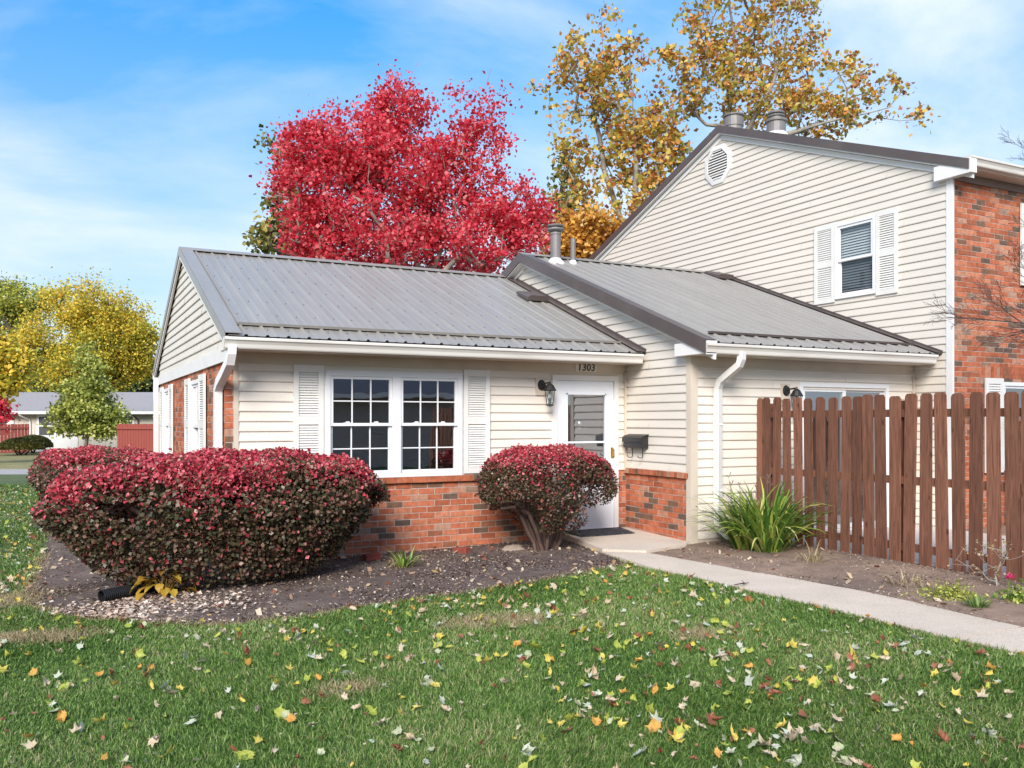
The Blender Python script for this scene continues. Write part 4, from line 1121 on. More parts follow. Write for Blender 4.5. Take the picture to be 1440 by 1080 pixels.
# ------------------------------------------------------------------ mulch chips, bed litter, gravel
def chips(name, P, zoff, smin, smax, mat, label, flat=.35, aspect=2.2, cat='mulch'):
    n = len(P)
    s = rng.uniform(smin, smax, n); a = rng.uniform(0, 2*np.pi, n); t1 = rng.normal(0, flat, n); t2 = rng.normal(0, flat, n)
    ex = np.stack([np.cos(a)*s, np.sin(a)*s, t1*s], 1); ey = np.stack([-np.sin(a)*s, np.cos(a)*s, t2*s], 1)/rng.uniform(1.0, aspect, n)[:,None]
    c = np.stack([P[:,0], P[:,1], gz(P[:,0]) + zoff + rng.uniform(0, .014, n)], 1)
    j = lambda: rng.uniform(.6, 1.1, n)[:,None]
    V = np.stack([c-ex*j()-ey*j(), c+ex*j()-ey*j(), c+ex*j()+ey*j(), c-ex*j()+ey*j()], 1).reshape(-1,3)
    Q = (np.arange(n)*4)[:,None] + np.arange(4)[None]
    o = np_mesh(name, V, Q, mat); tag(o, label, cat, kind='stuff'); return o
P = np.stack([rng.uniform(-.5, 6, 220000), rng.uniform(7.3, 18, 220000)], 1)
P = P[inside(P, BEDJ) & (rng.random(len(P)) < np.where(P[:,1] < 10.2, 1, .25))]
chips('bed_mulch', P[:60000], .012, .004, .0135, M['chip'], 'dark shredded mulch and leaf bits covering the planting bed')
P = np.stack([rng.uniform(6.1, 8.2, 50000), rng.uniform(1, 8.7, 50000)], 1)
P = P[inside(P, np.array(SOILP)) & (rng.random(len(P)) < .5 + .5*(P[:,0]+ (6-P[:,1])*.25 > 7.6))]
chips('soil_litter', P[:22000], .010, .003, .011, island('soil_bit', [(0,(.10,.065,.05)),(.4,(.19,.13,.095)),(.7,(.28,.20,.15)),(.88,(.42,.32,.24)),(1,(.62,.52,.42))], .9), 'bits of mulch and dead leaves on the bare soil strip by the fence')
P = np.stack([rng.normal(.62, .42, 9000), rng.normal(8.55, .34, 9000)], 1)
P = P[inside(P, BEDJ) & (P[:,1] < 9.3)]
chips('splash_gravel', P[:3000], .014, .008, .028, M['gravel'], 'pale bark and stone chips spread in front of the drain pipe', .3, 1.8, 'gravel')
# leaves lying in the bed and at its edges
P = np.stack([rng.uniform(-.6, 8.1, 9000), rng.uniform(4.0, 17, 9000)], 1)
P = P[(inside(P, BEDJ) & (rng.random(len(P)) < .25)) | (inside(P, np.array(SOILP)) & (rng.random(len(P)) < .14))]
chips('bed_leaves', P[:1700], .026, .014, .036, island('bed_leaf', [(0,(.20,.05,.03)),(.3,(.34,.20,.12)),(.6,(.52,.40,.28)),(.85,(.60,.50,.38)),(1,(.50,.30,.06))], .6, .2), 'dry fallen leaves lying in the planting beds', .5, 2.0, 'leaves')
P = np.stack([rng.uniform(5.6, 7.0, 60), rng.uniform(3.8, 10, 60)], 1); P = P[inside(P, PATHP)]
P = np.stack([rng.normal(0, .05, 900)+ np.repeat(rng.uniform(0, 1, 90), 10)*0, rng.uniform(0, 1, 900)], 1)
# dead grass fringe along the bed edge
ed = []
for (a, b) in zip(BED[1:13], BED[2:14]):
    L_ = math.hypot(b[0]-a[0], b[1]-a[1])
    for q in range(int(L_*420)):
        t = rnd.random(); ed.append((a[0]+(b[0]-a[0])*t + rnd.gauss(0, .05), a[1]+(b[1]-a[1])*t + rnd.gauss(0, .05)))
for (a, b) in zip(PATH_L[2:6], PATH_L[3:7]):
    L_ = math.hypot(b[0]-a[0], b[1]-a[1])
    for q in range(int(L_*160)):
        t = rnd.random(); ed.append((a[0]+(b[0]-a[0])*t - abs(rnd.gauss(0, .03)), a[1]+(b[1]-a[1])*t))
for x, y, r in DRY:
    for q in range(int(9000*r)): ed.append((x + rnd.gauss(0, r*.85), y + rnd.gauss(0, r*.6)))
ed = np.array(ed); n = len(ed)
hh = rng.uniform(.012, .05, n); an = rng.uniform(0, 6.28, n); ww = rng.uniform(.002, .0045, n); ln = rng.uniform(.3, 1.8, n)*hh
b0 = np.stack([ed[:,0], ed[:,1], gz(ed[:,0])], 1); sx = np.stack([np.cos(an)*ww, np.sin(an)*ww, 0*an], 1); an2 = rng.uniform(0, 6.28, n)
tp = b0 + np.stack([np.cos(an2)*ln, np.sin(an2)*ln, hh], 1)
V = np.stack([b0-sx, b0+sx, tp+sx*.3, tp-sx*.3], 1).reshape(-1, 3)
o = np_mesh('dry_edge_grass', V, (np.arange(n)*4)[:,None]+np.arange(4)[None], M['dry_grass']); tag(o, 'dry straw coloured grass along the edge of the mulch bed', 'grass', kind='stuff')

# ================================================================== VEGETATION HELPERS
def leaf_cloud(C, size, nrm_bias=.3, aspect=1.5, droop=.2, g=None):
    """one folded pointed leaf per centre"""
    g = g or rng
    n = len(C)
    s = size*g.uniform(.65, 1.3, n)
    d = g.normal(0, 1, (n, 3)); d[:,2] = d[:,2]*.7 - droop; d /= np.linalg.norm(d, axis=1)[:,None]
    nn = g.normal(0, 1, (n, 3)); nn[:,2] += nrm_bias*2
    sd = np.cross(d, nn); sd /= np.linalg.norm(sd, axis=1)[:,None]+1e-9
    nm = np.cross(sd, d)
    L = s[:,None]; Wd = (s/aspect)[:,None]*.62
    a = C - d*L*.5; tip = C + d*L*.5
    l = C + sd*Wd + nm*L*.12 - d*L*.05; r = C - sd*Wd + nm*L*.12 - d*L*.05
    V = np.stack([a, l, tip, r], 1).reshape(-1, 3)
    Q = (np.arange(n)*4)[:,None] + np.arange(4)[None]
    return V, Q

def grow(trunk, targets, step, g, up=.25, wig=.12, leaders=()):
    """skeleton: trunk polyline plus a twig path to every target. returns nodes, parents"""
    nodes = [np.array(p, float) for p in trunk]; par = [-1] + list(range(len(trunk)-1))
    T = np.asarray(targets, float)
    base = nodes[0]
    order = np.argsort(np.linalg.norm(T - np.array(trunk[-1]), axis=1))
    A = np.zeros((20000, 3)); A[:len(nodes)] = nodes
    n = len(nodes); lock = max(1, len(trunk)//2)
    for ld in leaders:
        ld = [np.array(q, float) for q in ld]
        j = int(np.argmin(np.linalg.norm(A[lock:n]-ld[0], axis=1)))+lock; p0 = A[j].copy()
        for q in ld:
            d = np.linalg.norm(q-p0); k = max(2, int(d/step))
            for i in range(1, k+1):
                A[n] = p0+(q-p0)*i/k + g.normal(0, wig*step, 3)*.5; par.append(j); j = n; n += 1
            p0 = q
    ends = []
    for i in order:
        t = T[i]; D = t - A[:n]
        dist = np.linalg.norm(D, axis=1)
        pen = np.maximum(0, .25*dist-D[:,2])*1.5 + .5*np.hypot(D[:,0], D[:,1]) + np.where(np.arange(n) < lock, 50, 0)
        j = int(np.argmin(dist + pen)); p0 = A[j]; d = dist[j]
        k = max(1, int(d/step)); pj = j
        for q in range(1, k+1):
            f = q/k
            p = p0 + (t-p0)*f + np.array([0,0,-up*d*math.sin(math.pi*f)*.5]) + g.normal(0, wig*step, 3)*(1 if q < k else .2)
            if n >= 19990: break
            A[n] = p; par.append(pj); pj = n; n += 1
        ends.append(pj)
    return A[:n].copy(), np.array(par), ends

def skeleton_mesh(nodes, par, r_tip, r_base, power=2.2, sides=5):
    n = len(nodes); cnt = np.zeros(n); ch = np.zeros(n)
    for i in range(n-1, 0, -1):
        if ch[i] == 0: cnt[i] = 1
        cnt[par[i]] += cnt[i]; ch[par[i]] += 1
    cnt[0] = max(cnt[0], 1)
    rad = r_tip*np.power(np.maximum(cnt, 1), 1/power)
    rad = np.minimum(rad*(1 if rad[0] <= 0 else 1), r_base)
    rad = r_tip + (rad-r_tip)*(r_base-r_tip)/max(rad.max()-r_tip, 1e-6)
    idx = np.arange(1, n); a = nodes[par[idx]]; b = nodes[idx]
    ra = np.minimum(rad[par[idx]], rad[idx]*1.6); rb = rad[idx]
    d = b-a; L = np.linalg.norm(d, axis=1)[:,None]+1e-9; d /= L
    b = b + d*rb[:,None]*.3
    ref = np.where(np.abs(d[:,2:3]) > .9, np.array([[1.,0,0]]), np.array([[0,0,1.]]))
    u = np.cross(d, ref); u /= np.linalg.norm(u, axis=1)[:,None]; v = np.cross(d, u)
    Vs = []
    for k in range(sides):
        an = 2*np.pi*k/sides; o = u*math.cos(an)+v*math.sin(an)
        Vs.append(a + o*ra[:,None]); Vs.append(b + o*rb[:,None])
    V = np.stack(Vs, 1).reshape(-1, 3); m = len(idx); i0 = np.arange(m)*(2*sides)
    Q = []
    for k in range(sides):
        k2 = (k+1) % sides
        Q.append(np.stack([i0+2*k, i0+2*k2, i0+2*k2+1, i0+2*k+1], 1))
    return V, np.concatenate(Q)

def sample_lobes(lobes, depth, n, g, thick=.8, shell=.35):
    """points in blobs given as photo-sized discs at a real distance; each blob is a 3-D ellipsoid"""
    out = []; wts = np.array([l[4]*l[2]*l[3] for l in lobes], float); wts /= wts.sum()
    for l, w in zip(lobes, wts):
        m = max(1, int(round(n*w))); u, v, ru, rv = l[:4]; dz = l[5] if len(l) > 5 else 0
        c = spot(u, v, depth+dz); a = ru/FPX*depth; b = rv/FPX*depth
        d = g.normal(0, 1, (m, 3)); d /= np.linalg.norm(d, axis=1)[:,None]
        r = (shell + (1-shell)*g.random(m)**.5)[:,None]
        q = d*r
        out.append(c + RV*(q[:,0:1]*a) + DV*(q[:,1:2]*a*thick) + np.array([0,0,1.])*(q[:,2:3]*b))
    return np.concatenate(out)

def tree(name, base_u, depth, lobes, ncl, per, leaf, clr, lmat, bmat, label, group=None, r_base=.22, r_tip=.012, trunk_top=None, seed=0, stems=1, ground=-.23, step=.5, thick=.8, cat='tree', bare=0, aspect=1.4, leaders=(), gaps=None, gscale=.8):
    g = np.random.default_rng(seed)
    b = spot(base_u, HOR, depth); b[2] = ground
    root = thing(name, tuple(b), label, cat, group)
    T = sample_lobes(lobes, depth, ncl, g, thick)
    if gaps is not None:
        nv_ = np.array([noise.noise(Vector((q*gscale + seed).tolist())) for q in T]); T = T[nv_ < gaps]
    top = np.array([np.median(T[:,0]), np.median(T[:,1]), trunk_top if trunk_top else np.percentile(T[:,2], 35)])
    top[:2] = b[:2] + (top[:2]-b[:2])*.55
    trunk = [b + (top-b)*f + np.array([g.normal(0,.06), g.normal(0,.06), 0])*(f > 0) for f in ladder(5, 0, 1)]
    nodes, par, ends = grow(trunk, T, step, g, leaders=[[spot(u_, v_, depth+dd_) for u_, v_, dd_ in L_] for L_ in leaders])
    V, Q = skeleton_mesh(nodes, par, r_tip, r_base)
    np_mesh('trunk', V, Q, bmat, parent=root, smooth=True)
    if bare: keep = g.random(len(T)) > bare; T2 = T[keep]
    else: T2 = T
    m = len(T2)
    k = np.maximum(2, (per*g.uniform(.5, 1.5, m)).astype(int))
    C = np.repeat(T2, k, 0); rr = g.normal(0, 1, (len(C), 3))*np.array([1,1,.75])*clr*np.repeat(g.uniform(.7,1.3,m), k)[:,None]
    V, Q = leaf_cloud(C + rr, leaf, aspect=aspect, g=g)
    np_mesh('crown', V, Q, lmat, parent=root)
    return root

# ---- red maple behind the low roof
ml = [(565,148,44,38,1.0),(500,205,85,50,1.1),(452,262,70,45,1.1),(565,240,100,60,1),(440,325,52,48,1.1),(530,320,110,55,1),(640,310,95,60,.85),(722,285,54,40,.62),(742,222,16,16,.4),(672,165,32,45,.30),(690,215,42,50,.42),(655,120,22,22,.10),(745,320,40,38,.7),(600,355,150,35,.9),(430,215,40,40,.8),(408,285,16,24,.5),(765,295,14,30,.35),(632,205,40,50,.4),(690,140,22,40,.10), (470,380,70,30,.8)]
tree('red_maple_tree', 600, 22, ml, 1100, 56, .088, .19, M['maple_leaf'], M['bark_pale'], 'large bright red maple tree behind the low grey metal roof', r_base=.17, r_tip=.006, trunk_top=2.6, seed=3, gaps=.23, gscale=1.3, leaders=[[(590,380,0),(560,300,0),(530,220,0),(560,140,0)],[(610,380,0),(640,300,.3),(655,230,.4),(690,95,.4)],[(640,300,.3),(670,210,.5),(705,170,.5)],[(640,300,.2),(640,210,.2),(632,150,.2)],[(620,385,-.3),(680,330,-.4),(730,270,-.4)],[(585,385,.3),(520,330,.4),(450,270,.5)]], step=.35, aspect=1.15)
# ---- sycamores behind the tall house
sa = [(820,85,42,45,.8),(880,110,62,60,1),(845,190,75,55,1),(910,215,55,60,1),(880,285,75,55,1.1),(765,120,22,14,.4),(800,262,30,30,.7),(940,170,30,40,.6),(860,50,40,30,.5),(820,330,50,30,.9),(800,145,40,30,.6),(945,120,40,60,.8),(960,240,30,40,.6)]
tree('sycamore_tree', 880, 29, sa, 290, 32, .16, .22, M['syc_leaf'], M['bark_pale'], 'sparse tall tree with yellow brown leaves, left of the tall house chimneys', 'thin autumn trees behind the tall house', r_base=.20, r_tip=.010, trunk_top=5, seed=5, gaps=.27, gscale=.55, step=.5, aspect=1.25, leaders=[[(880,330,0),(850,240,.4),(835,150,.6),(822,70,.6)],[(890,330,0),(895,240,-.4),(890,150,-.3),(885,70,0)],[(900,330,.5),(925,260,.8),(935,180,1)]])
sb = [(1030,20,75,50,1),(1110,50,85,55,1),(1060,120,95,50,1.1),(1170,115,85,50,1),(1225,150,55,30,.7),(1282,165,24,16,.4),(1000,70,40,50,.7),(1150,30,50,40,.5),(1100,-40,90,40,.7),(1010,-60,70,50,.8),(1200,70,50,30,.4),(1130,165,90,30,.9),(1000,150,40,30,.8),(975,90,30,60,.7),(1090,170,90,25,.8)]
tree('sycamore_tree', 1055, 30, sb, 350, 24, .16, .22, M['syc_leaf'], M['bark_pale'], 'sparse tall tree with orange brown leaves rising above the tall house ridge', 'thin autumn trees behind the tall house', r_base=.19, r_tip=.010, trunk_top=7.5, seed=6, gaps=.27, gscale=.5, step=.5, aspect=1.25, leaders=[[(1024,180,0),(1032,100,.3),(1028,10,.5),(1020,-90,.5)],[(1045,190,0),(1085,120,-.4),(1110,40,-.4),(1110,-60,0)],[(1060,200,.5),(1130,150,.8),(1190,100,1)],[(1070,200,-.6),(1170,170,-.8),(1250,152,-.8)]])
ol = [(850,318,50,30,1),(815,322,35,25,1),(880,350,45,35,1),(800,350,40,30,.9),(840,370,50,30,.9)]
tree('orange_tree', 845, 26, ol, 130, 60, .13, .2, M['orange_leaf'], M['bark'], 'lower orange leaved tree between the red maple and the tall gable', r_base=.14, trunk_top=3.2, seed=7, aspect=1.2)
yl = [(385,335,30,24,1),(405,290,28,32,1),(398,212,20,14,.6),(375,208,10,14,.4),(430,330,40,35,.8),(412,240,18,30,.5),(360,345,12,20,.5)]
tree('yellowing_tree', 430, 32, yl, 110, 20, .21, .23, M['yg_leaf'], M['bark'], 'yellow green tree peeping out behind the left side of the red maple', r_base=.2, trunk_top=4, seed=8, step=.6)
yr = [(795,235,16,25,1),(800,275,18,25,1),(785,300,20,25,1)]
tree('yellowing_tree', 800, 33, yr, 40, 18, .2, .22, M['yg_leaf'], M['bark'], 'yellow green tree between the red maple and the sparse tall tree', r_base=.15, trunk_top=5, seed=9, step=.6)

# ---- background at left
t1 = [(130,428,58,40,1),(95,470,52,45,1),(165,470,52,45,1),(132,402,32,16,.8),(60,500,50,45,.9),(196,482,24,24,.7),(120,515,80,35,.9),(185,515,35,25,.8),(205,468,14,14,.4)]
tree('yellow_tree', 128, 62, t1, 380, 190, .165, .5, M['yellow_leaf'], M['bark_dark'], 'big yellow tree behind the grey roofed house at the left', r_base=.45, r_tip=.03, trunk_top=5, seed=20, step=.9, gaps=.12, gscale=.33)
t2 = [(30,425,45,30,1),(-10,440,50,45,1),(20,470,60,50,1),(60,420,30,18,.7),(0,405,14,12,.5),(-60,430,60,60,1),(30,520,60,40,1)]
tree('green_tree', 20, 70, t2, 220, 150, .19, .55, M['green_leaf'], M['bark_dark'], 'tall green tree at the left edge behind the grey roofed house', r_base=.45, r_tip=.03, trunk_top=5, seed=21, step=1, gaps=.15, gscale=.3)
t3 = [(70,540,60,30,1),(140,545,60,28,1),(200,540,45,25,1),(255,530,50,30,1),(0,545,60,30,1)]
tree('dark_green_tree', 160, 78, t3, 260, 60, .36, .55, M['dkgreen_leaf'], M['bark_dark'], 'dark green tree low behind the roof of the far house', r_base=.4, r_tip=.03, trunk_top=3.5, seed=22, step=1)
t4 = [(8,520,28,28,1),(-20,500,40,40,1),(0,550,24,20,.8),(-40,540,40,40,.9),(25,505,18,15,.5)]
tree('orange_yellow_tree', -60, 40, t4, 150, 46, .2, .28, M['yellow_leaf'], M['bark_dark'], 'orange yellow foliage reaching in from the left edge of the photo', r_base=.22, r_tip=.02, trunk_top=2.8, seed=23, step=.6)
t5 = [(2,578,16,12,1),(-20,570,30,22,1),(-10,592,18,10,.8),(-40,590,30,25,.9)]
tree('red_maple_tree', -55, 34, t5, 60, 46, .15, .18, M['maple_leaf'], M['bark_dark'], 'small red tree at the left edge in front of the red fence', r_base=.1, r_tip=.01, trunk_top=1.2, seed=24, step=.4)
t6 = [(125,498,9,12,.8),(124,522,20,18,1),(124,550,36,24,1),(122,580,50,24,1.1),(95,598,28,14,.8),(150,600,28,18,.9),(122,605,40,12,.7)]
tree('small_conical_tree', 123, 42, t6, 330, 42, .15, .20, M['pear_leaf'], M['bark'], 'small pyramid shaped green tree in front of the far house', r_base=.09, r_tip=.01, trunk_top=2.4, seed=25, step=.35, gaps=.22, gscale=.9)

# ================================================================== BURNING BUSHES
def bush(name, c, a, b, htop, ground, n, leaf, label, stems, seed, tilt=(0,0), wbot=.42, hbot=.12, redline=.70, group=None, dome=.13, sq=2.5, tnarrow=.66, sparse_low=.0, stem_r=.028, lumpy=.5, fan=False):
    g = np.random.default_rng(seed)
    root = thing(name, (c[0], c[1], ground), label, 'shrub', group)
    H = htop - ground
    def surf_r(ph):      # superellipse footprint radius factor
        return 1/np.power(np.abs(np.cos(ph))**sq + np.abs(np.sin(ph))**sq, 1/sq)
    def lump(x, y, z): 
        return lumpy*(.045*np.sin(x*5.1+z*3+seed)+.04*np.sin(y*6.3-z*4+1.3*seed)+.03*np.sin((x+y)*11+z*9))
    def place(t, ph, s):
        w = np.where(t < tnarrow, wbot + (1-wbot)*np.power(np.clip((t-hbot)/(tnarrow-hbot), 0, 1), .75), 1 - .17*((t-tnarrow)/(1-tnarrow))**2.2)
        rr = surf_r(ph)*s*w
        x = np.cos(ph)*rr*a; y = np.sin(ph)*rr*b
        lp = 1 + lump(x, y, t*2)*.8
        x = x*lp; y = y*lp
        rim = np.clip((np.sqrt((x/a)**2+(y/b)**2))/1.0, 0, 1.1)
        z = ground + H*t - H*dome*np.where(t > .55, (t-.55)/.45, 0)*rim**2.4 + tilt[0]*x + tilt[1]*y
        z = z + .02*np.sin(x*9+seed)*t + .018*np.sin(y*10)*t
        return np.stack([c[0]+x, c[1]+y, z], 1)
    n1 = int(n*.42); n2 = int(n*.42); n3 = n-n1-n2
    # top skin
    ph = g.uniform(0, 2*np.pi, n1); s = np.sqrt(g.random(n1)); t = 1 - np.abs(g.normal(0, .035, n1))
    A = place(t, ph, s); tA = t; sA = s
    # side skin
    ph = g.uniform(0, 2*np.pi, n2); t = hbot + (1-hbot)*g.random(n2)**.8; s = 1 - np.abs(g.normal(0, .07, n2))
    B = place(t, ph, s); tB = t
    # inner fill
    ph = g.uniform(0, 2*np.pi, n3); t = hbot + .1 + (.82-hbot)*g.random(n3); s = g.random(n3)**.45*.92
    Cc = place(t, ph, s)
    P = np.concatenate([A, B, Cc]); T = np.concatenate([tA, tB, t]); inner = np.concatenate([np.zeros(n1+n2), np.ones(n3)])
    nz = np.sin(P[:,0]*4.3+seed)*.06+np.sin(P[:,1]*5.7+P[:,0]*2.1)*.05+np.sin(P[:,0]*13+P[:,2]*9)*.05+g.normal(0, .085, len(P))
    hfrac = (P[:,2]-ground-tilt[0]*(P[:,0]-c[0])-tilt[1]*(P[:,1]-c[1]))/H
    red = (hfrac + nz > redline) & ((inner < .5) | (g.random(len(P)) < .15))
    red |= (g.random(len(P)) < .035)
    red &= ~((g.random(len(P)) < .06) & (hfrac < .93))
    # clearings low down so stems show
    hole = (np.sin(P[:,0]*7.3+seed*2)+np.sin(P[:,1]*6.1+P[:,2]*5.9)+np.sin(P[:,2]*8+P[:,0]*5)) > (1.50 - sparse_low*1.2*(hfrac < .5))
    keep = ~(hole & (hfrac < .72))
    P = P[keep]; red = red[keep]
    # stray shoots standing out of the clipped outline
    ns = max(60, n//420); ph = g.uniform(0, 2*np.pi, ns); sh = place(1 - np.abs(g.normal(0, .12, ns)), ph, np.sqrt(g.random(ns)))
    ex = []
    for q in sh:
        dd = np.array([(q[0]-c[0])/a*.5, (q[1]-c[1])/b*.5, .8]) + g.normal(0, .3, 3); dd /= np.linalg.norm(dd)
        for j in range(int(g.integers(4, 9))): ex.append(q + dd*(.012*j) + g.normal(0, .008, 3))
    P = np.concatenate([P, np.array(ex)]); red = np.concatenate([red, np.array(ex)[:,2] > ground + H*redline])
    # stray shoots standing out of the clipped outline
    jit = g.normal(0, .012, P.shape); P = P + jit
    V, Q = leaf_cloud(P, leaf, nrm_bias=.35, aspect=1.55, droop=.25, g=g)
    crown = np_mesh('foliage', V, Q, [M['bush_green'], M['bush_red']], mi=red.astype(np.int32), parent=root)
    # stems
    T_ = []
    ph = g.uniform(0, 2*np.pi, 150); t = g.uniform(.42, .9, 150); s = g.uniform(.3, .95, 150)
    T_ = place(t, ph, s)
    mx_, my_ = np.mean([q[0] for q in stems]), np.mean([q[1] for q in stems])
    own = np.argmin(np.stack([np.hypot(T_[:,0]-mx_-(sx-mx_)*6, T_[:,1]-my_-(sy-my_)*6) for sx, sy in stems], 1), 1) if fan else np.argmin(np.stack([np.hypot(T_[:,0]-sx, T_[:,1]-sy) for sx, sy in stems], 1), 1)
    for k, (sx, sy) in enumerate(stems):
        tg = T_[own == k]
        if len(tg) < 2: continue
        Vs = []; Qs = []; off = 0
        tg = tg[np.argsort(np.arctan2(tg[:,1]-sy, tg[:,0]-sx))]
        for q in range(3):
            tq = tg[len(tg)*q//3:len(tg)*(q+1)//3]
            if len(tq) == 0: continue
            dx = tq.mean(0) - np.array([sx, sy, 0])
            b0 = np.array([sx+g.normal(0,.03), sy+g.normal(0,.03), ground-.03])
            f = b0 + np.array([dx[0]*.25, dx[1]*.25, H*.20]); f2 = b0 + np.array([dx[0]*.55, dx[1]*.55, H*.40])
            nodes, par, e = grow([b0, b0*.5+f*.5+g.normal(0,.012,3), f, f2], tq, .1, g, up=.15, wig=.18)
            v_, q_ = skeleton_mesh(nodes, par, .004, stem_r, power=2.0, sides=6)
            Vs.append(v_); Qs.append(q_+off); off += len(v_)
        np_mesh('stem', np.concatenate(Vs), np.concatenate(Qs), M['stem'], parent=root, smooth=True)
    return root
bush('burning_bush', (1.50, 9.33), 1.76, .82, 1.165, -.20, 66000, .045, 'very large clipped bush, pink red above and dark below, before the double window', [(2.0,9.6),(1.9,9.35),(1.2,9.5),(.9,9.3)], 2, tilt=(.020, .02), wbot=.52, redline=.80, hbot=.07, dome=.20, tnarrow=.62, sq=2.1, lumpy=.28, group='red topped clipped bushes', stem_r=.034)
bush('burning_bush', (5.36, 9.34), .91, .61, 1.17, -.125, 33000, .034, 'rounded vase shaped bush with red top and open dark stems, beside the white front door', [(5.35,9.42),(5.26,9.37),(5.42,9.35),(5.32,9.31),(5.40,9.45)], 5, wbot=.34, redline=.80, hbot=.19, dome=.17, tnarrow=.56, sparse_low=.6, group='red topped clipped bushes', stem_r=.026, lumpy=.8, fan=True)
bush('burning_bush', (.52, 16.2), .96, 2.3, 1.02, -.22, 46000, .046, 'long low clipped red hedge bush along the brick side wall', [(.5,15.2),(.6,16.2),(.5,17.2)], 8, wbot=.62, redline=.90, hbot=.06, dome=.10, group='red topped clipped bushes')

# far round shrubs
def round_shrub(c, a, h, label, seed, g0):
    g = np.random.default_rng(seed); root = thing('round_shrub', tuple(c), label, 'shrub', 'round clipped shrubs by the far house')
    n = 5200; d = g.normal(0, 1, (n, 3)); d /= np.linalg.norm(d, axis=1)[:,None]; r = 1-np.abs(g.normal(0, .06, n)); d[:,2] = np.abs(d[:,2])*1.0 - .25
    P = np.array(c) + np.stack([d[:,0]*a*r, d[:,1]*a*.8*r, h*.42 + d[:,2]*h*.62*r], 1)
    V, Q = leaf_cloud(P, .10, g=g); np_mesh('foliage', V, Q, M['box_leaf'], parent=root)
    mb = MB()
    for k in range(5):
        mb.tube([np.array(c)+[g.normal(0,.1), g.normal(0,.1), -.05], np.array(c)+[g.normal(0,a*.4), g.normal(0,a*.3), h*.55]], [.04,.02], 6)
    mb.build('stems', M['bark_dark'], root)
p = spot(30, HOR, 43); p[2] = -.2; round_shrub(p, 1.05, .95, 'rounded yellow green clipped shrub, nearer of the two before the far red fence', 41, 0)
p = spot(47, HOR, 45.4); p[2] = -.2; round_shrub(p, .92, 1.05, 'rounded dark green clipped shrub behind the yellow green one by the far house', 42, 0)

# ---- daylily clump by the fence
def blades(c, n, L, spread, wid, mat, root, seed, name='leaves', stiff=.5, th=1.0, squash=(1,1)):
    g = np.random.default_rng(seed); V = []; Q = []; k = 0
    for i in range(n):
        a = g.uniform(0, 2*np.pi); l = L*g.uniform(.55, 1.1); r0 = spread*.33*math.sqrt(g.random())
        el = R(g.uniform(44, 86)); bend = g.uniform(.7, 2.6)*(1.25-stiff)
        x = np.array([c[0]+math.cos(a)*r0*squash[0], c[1]+math.sin(a)*r0*squash[1], c[2]]); a2 = a + g.normal(0, .5)
        w0 = wid*g.uniform(.7, 1.2); m = 7; sd = np.array([-math.sin(a2), math.cos(a2), 0.]); tw = g.normal(0, .4)
        for j in range(m+1):
            f = j/m; w = w0*(1-f**2.2)*(.75+.5*min(f*3, 1)) + .0006
            sj = sd*math.cos(tw*f) + np.array([0,0,1.])*math.sin(tw*f)
            V += [x - sj*w, x + sj*w]
            if j < m:
                b = k + j*2; Q.append((b, b+1, b+3, b+2))
            x = x + np.array([math.cos(a2)*math.cos(el), math.sin(a2)*math.cos(el), math.sin(el)])*l/m
            el -= bend/m*(.5+f*1.4)
        k += 2*(m+1)
    return np_mesh(name, np.array(V), np.array(Q), mat, parent=root, smooth=True)
ly = thing('daylily_clump', (7.72, 8.12, -.1), 'big arching green daylily clump between the downspout and the wood fence', 'plant')
for i, (x, y, n, L) in enumerate([(7.47,8.12,150,.92),(7.70,7.98,210,1.02),(7.50,7.78,170,.90),(7.90,8.15,110,.92)]):
    blades((x, y, -.09), int(n*.8), L, .5, .0165, M['lily_leaf'], ly, 50+i, 'leaves')
mb = MB(); g_ = random.Random(5)
for k in range(14):
    x, y = 7.5+g_.uniform(-.1,.45), 8.25+g_.uniform(-.1,.15); h_ = g_.uniform(.6,.95)
    q = (x+g_.uniform(-.12,.12), y+g_.uniform(-.12,.05), h_-.1)
    mb.tube([(x,y,-.08),((x+q[0])/2+.02,(y+q[1])/2,h_*.5),q], [.0035,.003,.002], 5)
    for e in range(2): mb.tube([q, (q[0]+g_.uniform(-.05,.05), q[1]+g_.uniform(-.05,.05), q[2]+g_.uniform(.02,.07))], [.002,.006], 5)
mb.build('dry_stalks', M['bark'], ly)
tf = thing('grass_clump', (3.42, 9.18, -.16), 'small green iris like tuft growing in the mulch below the window', 'plant'); blades((3.42,9.18,-.165), 60, .30, .22, .006, M['lily_leaf'], tf, 60); blades((3.36,9.10,-.165), 26, .24, .3, .005, M['dry_grass'], tf, 61, 'dry_leaves', stiff=.1)
tf = thing('dry_grass_tuft', (7.36, 6.95, -.09), 'dry straw coloured grass tuft on the bare soil before the fence', 'plant'); blades((7.36,6.95,-.09), 34, .34, .3, .0045, M['dry_grass'], tf, 62, stiff=.1)
tf = thing('dry_grass_tuft', (7.25, 5.55, -.09), 'flattened patch of dead grass on the soil nearer the right edge', 'plant'); blades((7.2,5.6,-.09), 60, .22, .6, .004, M['dry_grass'], tf, 63, stiff=-.2)
